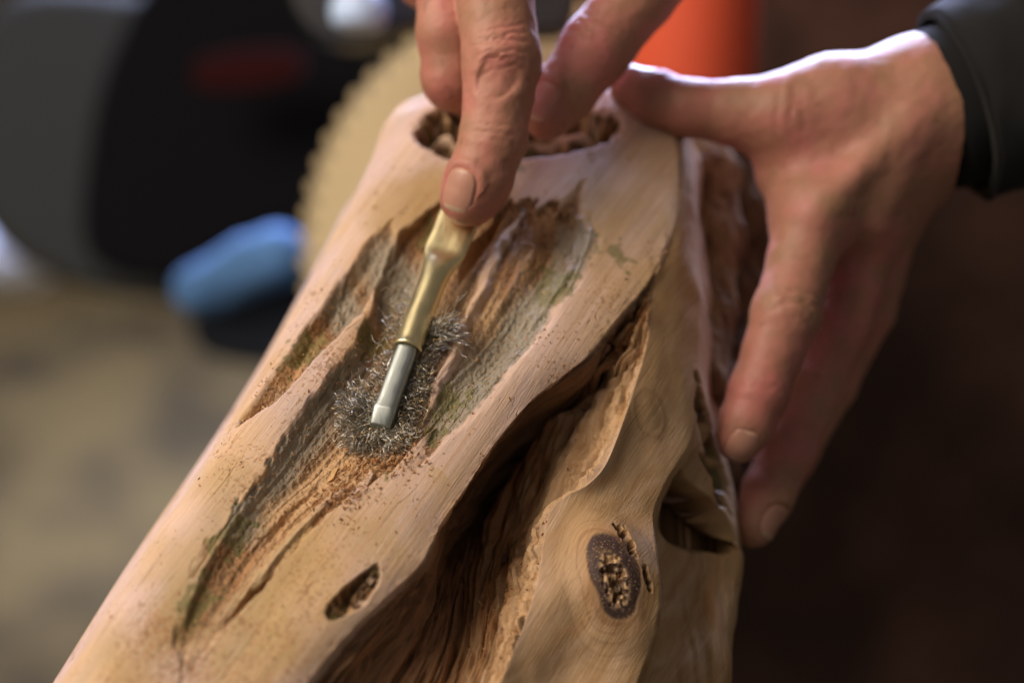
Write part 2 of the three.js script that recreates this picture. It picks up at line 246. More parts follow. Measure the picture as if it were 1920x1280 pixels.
// the surface after carving, in u, v, h, and as a mesh
const Q = new Float32Array(nV * 3), pos = new Float32Array(nV * 3), uv = new Float32Array(nV * 2);
for (let i = 0; i < nV; i++) {
  for (let a = 0; a < 3; a++) Q[i * 3 + a] = P0[i * 3 + a] + N0[i * 3 + a] * disp[i];
  const p = planePoint(Q[i * 3], Q[i * 3 + 1], Q[i * 3 + 2]);
  pos.set([p.x, p.y, p.z], i * 3); uv.set([(i % COLS) / NS, Math.floor(i / COLS) / (ROWS - 1)], i * 2);
}
const idx = new Uint32Array((COLS - 1) * (ROWS - 1) * 6 + (COLS - 1) * 3 * 1);
{ let o = 0; for (let j = 0; j < ROWS - 1; j++) for (let c = 0; c < COLS - 1; c++) { const a = j * COLS + c, b = a + 1, d = a + COLS, e = d + 1; idx[o++] = a; idx[o++] = b; idx[o++] = d; idx[o++] = b; idx[o++] = e; idx[o++] = d; }
  for (let c = 1; c < COLS - 2; c++) { idx[o++] = 0; idx[o++] = c + 1; idx[o++] = c; } }
const logGeo = new THREE.BufferGeometry();
logGeo.setAttribute('position', new THREE.BufferAttribute(pos, 3)); logGeo.setAttribute('uv', new THREE.BufferAttribute(uv, 2)); logGeo.setIndex(new THREE.BufferAttribute(idx, 1));
logGeo.computeVertexNormals();

// wood colour and grain, computed along the surface
const TW = 2048, TH = 2048, col = new Uint8Array(TW * TH * 4), bmp = new Uint8Array(TW * TH * 4);
{
  const mix3 = (a, b, t) => { a[0] += (b[0] - a[0]) * t; a[1] += (b[1] - a[1]) * t; a[2] += (b[2] - a[2]) * t; };
  const pink = [0.56, 0.40, 0.335], peach = [0.56, 0.36, 0.19], tan = [0.385, 0.235, 0.1], brown = [0.24, 0.125, 0.05], dark = [0.075, 0.04, 0.018], moss = [0.155, 0.14, 0.04], grey = [0.29, 0.25, 0.185], rust = [0.36, 0.16, 0.055], choc = [0.17, 0.085, 0.042], cream = [0.66, 0.47, 0.33], knotC = [0.055, 0.03, 0.026];
  const mossSpots = [[835, 425, 60, 30], [690, 640, 50, 40], [810, 830, 40, 30], [1050, 560, 50, 60], [850, 760, 60, 30], [740, 905, 40, 14], [425, 1010, 70, 50], [360, 1140, 60, 60], [980, 330, 40, 20], [1160, 500, 50, 60], [560, 660, 60, 50], [1145, 630, 40, 30]].map(([x, y, a, b]) => ell(x, y, -2, a, b, 0.6));
  const greySpots = [[745, 545, 60, 90], [640, 720, 60, 60], [560, 800, 70, 70], [935, 700, 110, 60], [870, 780, 90, 50], [1050, 590, 90, 70], [1110, 480, 70, 60], [500, 900, 70, 60], [985, 620, 60, 50], [650, 600, 40, 60], [450, 980, 50, 60]].map(([x, y, a, b]) => ell(x, y, -3, a, b, 0.6));
  const orangeSpots = [[900, 600, 60, 110], [620, 890, 110, 50], [680, 880, 70, 40], [690, 500, 60, 60], [520, 960, 120, 60], [830, 640, 50, 90]].map(([x, y, a, b]) => ell(x, y, -3, a, b, 0.5));
  const dust = [0.43, 0.28, 0.115], dustSpots = [[430, 1110, 150, 150], [330, 1200, 150, 90], [600, 1000, 120, 70], [560, 1130, 90, 90], [860, 350, 150, 40], [480, 1240, 170, 60], [1140, 420, 90, 110], [700, 1000, 130, 90], [760, 420, 70, 80], [420, 960, 60, 90]].map(([x, y, a, b]) => ell(x, y, -1, a, b, 0.5));
  const c = [0, 0, 0];
  for (let y = 0; y < TH; y++) {
    const rv = lerp(V0, V1, Math.min(1, (y + 0.5) / TH * (ROWS - 1) / NT)), zc = hermite(GZ.t, rv, 1), zw = Math.max(3, hermite(GZ.t, rv, 2)); const fj = Math.min(ROWS - 1.001, (y + 0.5) / TH * (ROWS - 1)), j = Math.floor(fj), tj = fj - j;
    for (let x = 0; x < TW; x++) {
      const fc = Math.min(COLS - 1.001, (x + 0.5) / TW * NS), ci = Math.floor(fc), tc = fc - ci, o = (y * TW + x) * 4;
      const k = lerp(colK[ci], colK[ci + 1], tc);
      if (k < 1 || k > 16.8) { col[o] = 150; col[o + 1] = 115; col[o + 2] = 88; col[o + 3] = 255; bmp[o] = 128; bmp[o + 3] = 255; continue; }
      const i00 = j * COLS + ci, i10 = i00 + 1, i01 = i00 + COLS, i11 = i01 + 1;
      const bl = (A, s = 1, q = 0) => lerp(lerp(A[i00 * s + q], A[i10 * s + q], tc), lerp(A[i01 * s + q], A[i11 * s + q], tc), tj);
      const u = bl(P0, 3, 0), v = bl(P0, 3, 1), h = bl(P0, 3, 2), g = bl(mG), ho = bl(mHole), kn = bl(mKnot), cv = bl(mCav);
      const ax = u * 0.84 - v * 0.46, al = u * 0.46 + v * 0.84, ah = h * 0.6;
      const n1 = fbm(u * 0.045, v * 0.04, h * 0.04, 3), st = noise(ax * 1.1, al * 0.035, ah), st2 = noise(ax * 4.2, al * 0.12, ah * 3), fine = noise(ax * 9, al * 1.1, h * 4), gr = noise(u * 6, v * 6, h * 6);
      let b = 0.5 + (st2 * 0.12 + fine * 0.08) * (g > 0.3 || cv > 0.2 ? 1 : 0.5);
      const top = sstep(11.3, 10.6, k);
      c[0] = pink[0]; c[1] = pink[1]; c[2] = pink[2];
      mix3(c, peach, clamp(0.35 + n1 * 1.5 + st * 0.2));
      mix3(c, cream, clamp(n1 * -1.1 + st * 0.25 - 0.1)); { const crk = Math.abs(noise(ax * 0.8 + n1 * 1.5, al * 0.028, 161)), cm = sstep(0.05, 0.3, fbm(u * 0.07, v * 0.06, 163, 2)); const ck = sstep(0.022, 0.004, crk) * cm; b -= ck * 0.35; mix3(c, brown, ck * 0.6); for (const e of dustSpots) { const q = inEll(e, u, v); if (q < 1.3) mix3(c, dust, sstep(1.3, 0.2, q + fbm(u * 0.1, v * 0.07, 165, 3) * 1.1 + gr * 0.1) * 0.7); } }
      { const stain = fbm(ax * 0.12, al * 0.03, 151, 3), line = noise(ax * 2.6, al * 0.03, 153); mix3(c, tan, clamp(stain * 1.6 - 0.1) * 0.5); mix3(c, rust, sstep(0.5, 0.85, line + stain * 0.4) * 0.3); mix3(c, grey, clamp(-stain * 1.5 - 0.25) * 0.5); }
      if (top < 1) { const t = 1 - top; mix3(c, tan, 0.85 * t); const sw = noise(ax * 0.5 + n1 * 6, al * 0.045, 71), ln = Math.abs(noise(ax * 1.5 + n1 * 5 + sw, al * 0.04, 73)); mix3(c, rust, t * clamp(sw * 0.45 - 0.05)); mix3(c, cream, t * clamp(-sw * 0.35)); mix3(c, brown, t * sstep(0.1, 0.0, ln) * 0.4); }
      const speck = noise(u * 2.4, v * 2.0, h * 2 + 90), cl = fbm(u * 0.055, v * 0.05, 95, 3) * 1.5 - 0.12 - 0.35 * sstep(15, 70, v);
      if (k < 7.1) {                                          // dust marks, bark specks on the sanded face
        mix3(c, rust, sstep(0.56, 0.72, speck + cl * 0.75) * 0.7);
        mix3(c, brown, sstep(0.62, 0.75, noise(u * 1.3 + 7, v * 1.1, 97) + cl * 0.6) * 0.55);
        if (g < 0.9) for (const e of orangeSpots) { const q = inEll(e, u, v); if (q < 1.2) mix3(c, peach, sstep(1.2, 0.3, q + noise(u * 0.2, v * 0.2, 3) * 0.3) * 0.6); }
      }
      const gm = sstep(0.25, 0.75, g + noise(u * 0.8, v * 0.6, 77) * 0.18 * (g > 0.02 ? 1 : 0));
      if (gm > 0 && k < 7.3) {
        const zt = (u - zc) / zw, m = fbm(zt * 7, v * 0.05, 83, 4) * 1.15, crumb = noise(u * 1.9, v * 1.7, 87), cr2 = noise(u * 4.5, v * 4, 89);
        const d3 = [rust[0], rust[1], rust[2]];
        mix3(d3, brown, clamp(0.55 + m * 1.6)); mix3(d3, peach, clamp(-0.1 - m * 1.5 + st * 0.3)); mix3(d3, dark, sstep(0.3, 0.75, crumb + m * 0.4) * 0.6); mix3(d3, peach, sstep(0.45, 0.8, cr2 - crumb * 0.3) * 0.55);
        for (const e of orangeSpots) { const q = inEll(e, u, v); if (q < 1.2) mix3(d3, peach, sstep(1.2, 0.3, q + m * 0.5) * 0.75); }
        for (const e of greySpots) { const q = inEll(e, u, v); if (q < 1.3) mix3(d3, grey, sstep(1.4, 0.5, q + m * 0.5 + crumb * 0.15) * 0.92); }
        mix3(c, d3, gm); b += gm * (crumb * 0.2 + cr2 * 0.16);
        const crack = Math.abs(noise(zt * 22, v * 0.045, 99)); mix3(c, dark, gm * sstep(0.07, 0.01, crack) * 0.6); b -= gm * sstep(0.1, 0.01, crack) * 0.25;
      }
      if (k < 11) for (const e of mossSpots) { const q = inEll(e, u, v); if (q < 1.4) { const mm = sstep(0.1, 0.5, 1.1 - q + fbm(u * 0.5, v * 0.45, 101, 3) * 1.1 - (g > 0.3 ? 0.1 : 0.65)); mix3(c, moss, mm * 0.7); b += mm * gr * 0.15; } }
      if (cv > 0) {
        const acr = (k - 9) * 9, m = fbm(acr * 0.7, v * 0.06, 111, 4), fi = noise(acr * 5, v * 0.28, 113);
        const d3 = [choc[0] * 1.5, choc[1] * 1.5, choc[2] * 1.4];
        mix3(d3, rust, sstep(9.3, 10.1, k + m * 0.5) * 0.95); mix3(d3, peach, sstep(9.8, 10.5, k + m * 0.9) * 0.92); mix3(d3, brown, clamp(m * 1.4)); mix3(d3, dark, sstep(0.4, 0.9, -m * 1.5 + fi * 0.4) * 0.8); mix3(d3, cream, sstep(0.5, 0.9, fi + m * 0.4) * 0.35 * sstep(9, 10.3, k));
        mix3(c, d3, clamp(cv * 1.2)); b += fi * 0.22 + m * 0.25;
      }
      if (kn > 0 || (k > 11 && k < 13.6)) {
        const q = inEll(KNOT, u, v), rr = noise(q * 11 + n1 * 16, 0.5 + Math.atan2(v - KNOT.v, u - KNOT.u) * 0.8, 121);
        const out = sstep(3.2, 1.0, q); mix3(c, choc, out * sstep(0.1, 0.8, rr + st * 0.35) * 0.42 * (1 - kn)); mix3(c, rust, out * sstep(1.7, 1, q) * 0.35 * (1 - kn));
        if (kn > 0) { const d3 = [knotC[0], knotC[1], knotC[2]]; mix3(d3, brown, clamp(rr * 0.5 + gr * 0.25)); const inner = inEll(KHOLE, u, v); mix3(d3, peach, sstep(1.45, 0.9, inner) * sstep(-0.3, 0.3, noise(u * 1.6, v * 1.6, 125)) * 0.95); mix3(d3, peach, sstep(0.66, 0.74, noise(u * 3.4, v * 3.4, 127)) * 0.7); mix3(c, d3, kn); }
      }
      if (k > 11) { const q = inEll(RING, u, v); if (q < 1.5) mix3(c, brown, Math.exp(-(((q - 0.95) / 0.1) ** 2)) * 0.35); if (k > 14.3) mix3(c, rust, clamp(fbm(u * 0.4, v * 0.06, 131, 3) * 1.4) * 0.6); }
      if (ho > 0) { const m = fbm(u * 0.5, v * 0.5, 141, 3), d3 = [dark[0], dark[1], dark[2]]; mix3(d3, brown, clamp(0.5 + m * 1.6)); mix3(d3, peach, sstep(0.12, 0.35, m + gr * 0.12) * 0.85); mix3(d3, cream, sstep(0.25, 0.4, -m) * 0.6); if (k < 7) mix3(d3, cream, sstep(0.45, 0.8, bl(mBar) + m * 0.3) * 0.85); mix3(d3, moss, sstep(0.15, 0.35, fbm(u * 0.25, v * 0.25, 143, 2)) * 0.6); mix3(c, d3, sstep(0.1, 0.6, ho)); b += m * 0.3; }
      const w = 1 + st2 * 0.09 + fine * 0.06 + gr * 0.04 + noise(ax * 2.2, al * 0.025, ah) * 0.06;
      col[o] = clamp(enc(c[0] * w), 0, 255); col[o + 1] = clamp(enc(c[1] * w), 0, 255); col[o + 2] = clamp(enc(c[2] * w), 0, 255); col[o + 3] = 255;
      bmp[o] = bmp[o + 1] = bmp[o + 2] = clamp(b, 0, 1) * 255; bmp[o + 3] = 255;
    }
  }
}
const woodMat = new THREE.MeshPhysicalMaterial({ map: dataTex(TW, TH, col, true), bumpMap: dataTex(TW, TH, bmp, false), bumpScale: 0.0006, roughness: 0.62, specularIntensity: 0.7 });
const logThing = thing('carved_log', 'pale sanded log with deep natural grooves, a torn cavity and a dark knot', 'log');
const logOrigin = planePoint(0, 0, -80).multiplyScalar(0.001).applyMatrix4(CM);
toWorldGeo(logGeo); recentre(logThing, [logGeo], logOrigin);
mesh('body', logGeo, woodMat, logThing);
// helper: a point of the carved surface near a pixel, by grid search on request
function surfaceSampler(seed, want) {
  const r = rng(seed);
  return () => { for (let t = 0; t < 4000; t++) { const c = Math.floor(r() * (COLS - 1)), j = Math.floor(r() * NT), i = j * COLS + c; const w = want(i, colK[c], Q[i * 3], Q[i * 3 + 1]); if (w > 0 && r() < w) return i; } return -1; };
}
const logN = logGeo.attributes.normal, logP = logGeo.attributes.position;
const surfPoint = (i) => new THREE.Vector3(logP.getX(i), logP.getY(i), logP.getZ(i)).add(logOrigin), surfNormal = (i) => new THREE.Vector3(logN.getX(i), logN.getY(i), logN.getZ(i));

// ------------------------------------------------------------------ the wire brush
const BR = { end: onPlane(712, 796, 3), mouth: onPlane(763, 655, 6), waist: onPlane(822, 500, 8), flat: onPlane(851, 432, 9.5), back: onPlane(925, 240, 14) };
const brA = BR.mouth.clone().sub(BR.end).normalize(), brR = brA.clone().cross(PN).normalize(), brN = brR.clone().cross(brA).normalize();   // along, to the right, up
function loftTube(path, n = 40, capped = true) {              // path: {c, a, b, ax, p, dip}; superellipse sections
  const P = [], I = [];
  for (const s of path) {
    const ax = s.ax ?? brA, r = ax.clone().cross(PN).normalize(), up = r.clone().cross(ax).normalize(), e = 2 / (s.p ?? 2);
    for (let i = 0; i < n; i++) {
      const t = i / n * 2 * Math.PI, C = Math.cos(t), S = Math.sin(t), x = Math.sign(C) * Math.abs(C) ** e, y = Math.sign(S) * Math.abs(S) ** e;
      const yy = y * s.b - (y > 0 ? (s.dip ?? 0) * (1 - x * x) : 0);
      const q = s.c.clone().addScaledVector(r, x * s.a).addScaledVector(up, yy); P.push(q.x, q.y, q.z);
    }
  }
  const m = path.length;
  for (let j = 0; j < m - 1; j++) for (let i = 0; i < n; i++) { const a = j * n + i, b = j * n + (i + 1) % n, c = a + n, d = b + n; I.push(a, b, c, b, d, c); }
  if (capped) for (const [j, f] of [[0, 1], [m - 1, 0]]) {
    const k = P.length / 3, c = path[j].c, o = P.slice(j * n * 3, (j + 1) * n * 3); P.push(...o, c.x, c.y, c.z);
    for (let i = 0; i < n; i++) f ? I.push(k + n, k + (i + 1) % n, k + i) : I.push(k + n, k + i, k + (i + 1) % n);
  }
  const g = new THREE.BufferGeometry(); g.setAttribute('position', new THREE.Float32BufferAttribute(P, 3)); g.setIndex(I); g.computeVertexNormals(); return g;
}
const brush = thing('wire_brush', 'small wire brush with a brass sleeve and steel core pressed into the middle groove', 'wire brush');
{
  const scratch = (seed, base, spread) => { const n = 256, d = new Uint8Array(n * n * 4); for (let y = 0; y < n; y++) for (let x = 0; x < n; x++) { const v = base + spread * (noise(x * 0.5, y * 0.03, seed) * 0.5 + fbm(x * 0.03, y * 0.03, seed + 3, 3)); d.fill(clamp(v, 0, 255), (y * n + x) * 4, (y * n + x) * 4 + 3); d[(y * n + x) * 4 + 3] = 255; } return dataTex(n, n, d, false); };
  const planarUV = (g) => { const p = g.attributes.position, u = new Float32Array(p.count * 2), q = new THREE.Vector3(); for (let i = 0; i < p.count; i++) { q.fromBufferAttribute(p, i).sub(BR.end); u[i * 2] = (q.dot(brR) + q.dot(brN)) / 25; u[i * 2 + 1] = q.dot(brA) / 25; } g.setAttribute('uv', new THREE.BufferAttribute(u, 2)); return g; };
  const L = BR.mouth.clone().sub(BR.end).length();
  const on = (q, h = 0) => BR.end.clone().addScaledVector(brA, q).addScaledVector(brN, h);
  const core = loftTube([[-0.2, 2.2, 1.0, -0.9, 3], [0, 2.7, 1.5, -0.75, 3.4], [3.6, 2.95, 2.3, 0, 3.6], [4.2, 3.0, 2.4, 0, 3.6], [5, 2.9, 2.3, 0, 3], [8, 2.8, 2.3, 0, 2.8], [L + 4, 2.75, 2.3, 0, 2.6]].map(([q, a, b, h, p]) => ({ c: on(q, h), a, b, p })));
  const path = [{ c: BR.mouth.clone().addScaledVector(brA, 0.5), a: 2.6, b: 2.6 }, { c: BR.mouth.clone(), a: 3.15, b: 3.1 }, { c: BR.mouth.clone().addScaledVector(brA, -0.1), a: 3.5, b: 3.45 }, { c: BR.mouth.clone().addScaledVector(brA, 0.25), a: 3.85, b: 3.8 }, { c: BR.mouth.clone().addScaledVector(brA, 0.8), a: 3.8, b: 3.75 }, { c: BR.mouth.clone().addScaledVector(brA, 1.1), a: 3.55, b: 3.5 }];
  const curve = new THREE.CatmullRomCurve3([BR.mouth.clone().addScaledVector(brA, 1.3), BR.waist, BR.flat, BR.back]);
  for (let i = 1; i <= 48; i++) {
    const t = i / 48, c = curve.getPoint(t), ax = curve.getTangent(t), f = sstep(0.24, 0.48, t);
    path.push({ c, ax, a: lerp(3.6, 5.7, f), b: lerp(3.5, 2.2, f), p: lerp(2, 2.6, f), dip: f * 0.9 * sstep(0.24, 0.4, t) });
  }
  const sleeve = loftTube(path, 56);
  const wires = { P: [], C: [], I: [] }, r = rng(11);
  function wire(root, dir, len, curl, rad, tint) {
    const side = new THREE.Vector3().crossVectors(dir, new THREE.Vector3(r() - 0.5, r() - 0.5, r() - 0.5)).normalize(), oth = new THREE.Vector3().crossVectors(dir, side), n = 11, ph = r() * 6.28, ph2 = r() * 6.28, fr = (1.1 + r() * 1.1), droop = (r() - 0.55) * 0.05, k0 = wires.P.length / 3, p = new THREE.Vector3();
    const bend = (r() - 0.5) * 0.09, bend2 = (r() - 0.5) * 0.09;
    for (let i = 0; i <= n; i++) {
      const s = i / n * len, am = curl * Math.min(1, s / 2.5);
      p.copy(root).addScaledVector(dir, s).addScaledVector(side, am * Math.sin(s * fr + ph) + bend * s * s).addScaledVector(oth, am * Math.cos(s * fr * 0.9 + ph2) + bend2 * s * s).addScaledVector(PN, droop * s * s);
      for (let q = 0; q < 3; q++) { const a = q * 2.094, cs = Math.cos(a) * rad, sn = Math.sin(a) * rad; wires.P.push(p.x + side.x * cs + oth.x * sn, p.y + side.y * cs + oth.y * sn, p.z + side.z * cs + oth.z * sn); wires.C.push(tint[0], tint[1], tint[2]); }
    }
    for (let i = 0; i < n; i++) for (let q = 0; q < 3; q++) { const a = k0 + i * 3 + q, b = k0 + i * 3 + (q + 1) % 3; wires.I.push(a, b, a + 3, b, b + 3, a + 3); }
  }
  const tint = () => { const w = r(); return w < 0.5 ? [0.5, 0.47, 0.41] : w < 0.78 ? [0.5, 0.37, 0.2] : [0.8, 0.77, 0.7]; };
  const tuft = (n, q0, q1, a0, a1, l0, l1, off, up0, up1, curl) => {
    for (let i = 0; i < n; i++) {
      const q = lerp(q0, q1, r()), an = lerp(a0, a1, r()) * Math.PI / 180, up = lerp(up0, up1, r());   // 0 degrees off the end, 90 to the left, -90 to the right
      const dir = brA.clone().multiplyScalar(-Math.cos(an)).addScaledVector(brR, -Math.sin(an)).addScaledVector(brN, up).normalize();
      const root = on(q, -2.2 - r() * 2.5).addScaledVector(brR, (r() - 0.5) * 4 - Math.sin(an) * off);
      wire(root, dir, lerp(l0, l1, Math.sqrt(r())), curl * (0.5 + r()), 0.1 + r() * 0.06, tint());
    }
  };
  tuft(900, -1, 4, -85, 110, 4.5, 9.8, 1, -0.28, 0.26, 0.8);
  tuft(420, 1, 9, 50, 115, 4.5, 11.5, 1, -0.25, 0.28, 0.85);
  tuft(520, 2, 20, -130, -40, 3, 8, 1, -0.22, 0.28, 0.8);
  tuft(240, 16, 34, -140, -40, 3, 7.2, 1, -0.22, 0.25, 0.85);
  tuft(150, 28, 33, -120, -95, 6, 12, 1, 0, 0.45, 0.5);
  tuft(90, 13, 26, 50, 140, 3.5, 8, 1, -0.25, 0.15, 0.9);
  tuft(60, 28, 40, 40, 130, 4, 9, 1, -0.25, 0.1, 0.9);
  const bg = new THREE.BufferGeometry(); bg.setAttribute('position', new THREE.Float32BufferAttribute(wires.P, 3)); bg.setAttribute('color', new THREE.Float32BufferAttribute(wires.C, 3)); bg.setIndex(wires.I); bg.computeVertexNormals();
  planarUV(core); planarUV(sleeve);
  for (const g of [core, sleeve, bg]) toWorldGeo(g);
  recentre(brush, [core, sleeve, bg], BR.mouth.clone().multiplyScalar(0.001).applyMatrix4(CM));
  mesh('core', core, new THREE.MeshStandardMaterial({ color: new THREE.Color().setRGB(0.40, 0.43, 0.41), metalness: 1, roughness: 1, roughnessMap: scratch(1, 118, 34), bumpMap: scratch(5, 128, 50), bumpScale: 0.00002 }), brush);
  mesh('sleeve', sleeve, new THREE.MeshStandardMaterial({ color: new THREE.Color().setRGB(0.74, 0.64, 0.36), metalness: 1, roughness: 1, roughnessMap: scratch(2, 98, 26), bumpMap: scratch(6, 128, 40), bumpScale: 0.000015 }), brush);
  const w = mesh('bristles', bg, new THREE.MeshStandardMaterial({ vertexColors: true, metalness: 0.9, roughness: 0.38 }), brush); w.userData.kind = 'stuff';
}

// ------------------------------------------------------------------ sawdust, shavings and torn fibres on the log
{
  const r = rng(23), chip = new THREE.IcosahedronGeometry(1, 0), cp = chip.attributes.position;
  { const key = {}; for (let i = 0; i < cp.count; i++) { const k = [cp.getX(i), cp.getY(i), cp.getZ(i)].map((x) => x.toFixed(3)).join(); const f = key[k] ??= 0.6 + r() * 0.7; cp.setXYZ(i, cp.getX(i) * f, cp.getY(i) * f * 0.55, cp.getZ(i) * f * 0.7); } chip.computeVertexNormals(); }
  const PILE = [toPlane(672, 892, -3), toPlane(640, 935, -2), toPlane(730, 880, -3)], pileAt = (u, v) => Math.max(...PILE.map(([a, b], i) => Math.exp(-(((u - a) / (i ? 8 : 6.5)) ** 2 + ((v - b) / (i ? 6 : 5.5)) ** 2))));
  const scatter = surfaceSampler(5, (i, k, u, v) => {
    if (k < 3.2 || k > 12.6) return 0;
    const cl = fbm(u * 0.08, v * 0.07, 203, 3) + 0.25 * noise(u * 0.5, v * 0.5, 205);
    if (k < 7) return Math.max(pileAt(u, v) * 0.9, 0.015 + sstep(0.12, 0.6, cl) * 0.3 * (v > 60 ? 0.15 : 1) + mG[i] * 0.16 * (v > 50 ? 0.4 : 1));
    return (mCav[i] ? 0.12 * sstep(9, 10.4, k) : 0.04 * sstep(0.2, 0.5, cl)) * (v > 30 ? 0.3 : 1);
  });
  const N = 9000, im = new THREE.InstancedMesh(chip, new THREE.MeshStandardMaterial({ roughness: 0.9 }), N), m4 = new THREE.Matrix4(), q = new THREE.Quaternion(), c = new THREE.Color();
  for (let n = 0; n < N; n++) {
    const i = scatter(), pw = pileAt(Q[i * 3], Q[i * 3 + 1]), nn = surfNormal(i), s = (0.06 + 0.4 * r() ** 5) * (1 + pw * 0.8) / 1000, p = surfPoint(i).addScaledVector(nn, s * 0.25 + pw * r() * 0.0016);
    q.setFromEuler(new THREE.Euler(r() * 6.3, r() * 6.3, r() * 6.3));
    m4.compose(p, q, new THREE.Vector3(s * (1 + r()), s, s * (0.6 + r() * 0.6))); im.setMatrixAt(n, m4);
    const w = r(); im.setColorAt(n, w < 0.55 ? c.setRGB(0.42, 0.21, 0.085) : w < 0.8 ? c.setRGB(0.58, 0.35, 0.18) : c.setRGB(0.2, 0.1, 0.045));
  }
  im.name = 'sawdust'; im.castShadow = im.receiveShadow = true; tag(im, 'loose orange brown sawdust scattered over the log and heaped under the brush', 'sawdust', null, 'stuff');
  // slivers
  const sliver = new THREE.CylinderGeometry(0.22, 0.55, 1, 5, 4).translate(0, 0.5, 0), sp = sliver.attributes.position;
  for (let i = 0; i < sp.count; i++) { const y = sp.getY(i); sp.setX(i, sp.getX(i) + 1.6 * y * y); sp.setZ(i, sp.getZ(i) * 0.5); }
  sliver.computeVertexNormals();
  const edge = surfaceSampler(9, (i, k, u, v) => (v > 55 ? 0 : k > 7 && k < 7.6 ? 0.25 * sstep(-5, 20, v) : k > 9.6 && k < 10.98 ? 0.25 + 0.6 * sstep(10.3, 10.9, k) : 0));
  const FN = 1500, fm = new THREE.InstancedMesh(sliver, new THREE.MeshStandardMaterial({ roughness: 0.85 }), FN), along = new THREE.Vector3(0.46, 0, 0).addScaledVector(PV, 0.84).transformDirection(CM);
  for (let n = 0; n < FN; n++) {
    const i = edge(), nn = surfNormal(i), dir = along.clone().multiplyScalar(r() < 0.6 ? -1 : 1).addScaledVector(nn, 0.15 + r() * 0.7).add(new THREE.Vector3(r() - 0.5, r() - 0.5, r() - 0.5).multiplyScalar(0.9)).normalize();
    q.setFromUnitVectors(new THREE.Vector3(0, 1, 0), dir); const L = (0.5 + 1.5 * r() ** 2) / 1000, w = (0.06 + 0.1 * r()) / 1000;
    m4.compose(surfPoint(i).sub(logOrigin).addScaledVector(nn, -0.0001), q, new THREE.Vector3(w, L, w)); fm.setMatrixAt(n, m4);
    const t = r(); fm.setColorAt(n, t < 0.5 ? c.setRGB(0.55, 0.32, 0.15) : t < 0.8 ? c.setRGB(0.36, 0.18, 0.07) : c.setRGB(0.66, 0.46, 0.28));
  }
  fm.name = 'torn_fibres'; fm.castShadow = fm.receiveShadow = true; fm.userData.kind = 'stuff'; logThing.add(fm);
  // shavings in the heap
  const SH = [[690, 912, 9, -0.2, 'pale straight wood shaving lying lowest in the heap below the brush'], [655, 905, 6, 0.5, 'short wood shaving left in the heap below the brush tip'], [700, 868, 6, 1.1, 'curled wood shaving right against the brush tip'], [625, 892, 5, 0.8, 'small wood shaving at the left rim of the sawdust heap'], [668, 880, 7, -0.6, 'wood shaving lying across the middle of the sawdust heap']];
  for (const [px, py, L, an, label] of SH) {
    const t = thing('wood_shaving', label, 'wood shaving', 'shavings in the sawdust heap'), P = [], I = [], base = onPlane(px, py, -2.6), d = new THREE.Vector3(Math.cos(an), 0, 0).addScaledVector(PV, Math.sin(an)), e = d.clone().cross(PN).normalize(), n = 14;
    for (let i = 0; i <= n; i++) { const s = i / n - 0.5, w = 0.55 * Math.sqrt(Math.max(0.05, 1 - 4 * s * s)), c0 = base.clone().addScaledVector(d, s * L).addScaledVector(PN, 0.9 - 2.4 * s * s + 0.2 * noise(i * 0.7, px, 1)).addScaledVector(e, 0.7 * Math.sin(s * 4 + px)); for (const [a, b] of [[-w, 0], [-w, 0.22], [w, 0.34], [w, 0.1]]) { const p = c0.clone().addScaledVector(e, a).addScaledVector(PN, b); P.push(p.x, p.y, p.z); } }
    for (let i = 0; i < n; i++) for (let k = 0; k < 4; k++) { const a = i * 4 + k, b = i * 4 + (k + 1) % 4; I.push(a, a + 4, b, b, a + 4, b + 4); }
    I.push(0, 1, 2, 0, 2, 3, n * 4, n * 4 + 2, n * 4 + 1, n * 4, n * 4 + 3, n * 4 + 2);
    let g = new THREE.BufferGeometry(); g.setAttribute('position', new THREE.Float32BufferAttribute(P, 3)); g.setIndex(I); g = g.toNonIndexed(); g.computeVertexNormals(); toWorldGeo(g); recentre(t, [g], base.clone().multiplyScalar(0.001).applyMatrix4(CM));
    mesh('curl', g, new THREE.MeshStandardMaterial({ color: new THREE.Color().setRGB(0.6, 0.34 + (px % 7) * 0.01, 0.15), roughness: 0.8, side: THREE.DoubleSide }), t);
  }
}

// ------------------------------------------------------------------ hands
const smin = (a, b, k) => { const h = Math.max(k - Math.abs(a - b), 0) / k; return Math.min(a, b) - h * h * k * 0.25; };
function bone(p, q, ra, rb) {                                 // tapered capsule
  const bx = q.x - p.x, by = q.y - p.y, bz = q.z - p.z, il = 1 / (bx * bx + by * by + bz * bz);
  return (x, y, z) => { const ax = x - p.x, ay = y - p.y, az = z - p.z, t = clamp((ax * bx + ay * by + az * bz) * il), dx = ax - bx * t, dy = ay - by * t, dz = az - bz * t; return Math.sqrt(dx * dx + dy * dy + dz * dz) - (ra + (rb - ra) * t); };
}
const chain = (list) => { const b = []; for (let i = 0; i < list.length - 1; i++) b.push(bone(at(...list[i]), at(...list[i + 1]), list[i][3], list[i + 1][3])); return b; };
function handField(palm, fingers, kp, kf, extra = []) {
  const pb = palm.flatMap(chain), fs = fingers.map(chain);
  return (x, y, z) => {
    let d = 1e3; for (const b of pb) d = smin(d, b(x, y, z), kp);
    let all = d;
    for (const f of fs) { let e = 1e3; for (const b of f) e = smin(e, b(x, y, z), 2.5); all = Math.min(smin(all, e, 0.7), smin(d, e, kf)); }
    for (const e of extra) all = e(all, x, y, z);
    return all;
  };
}
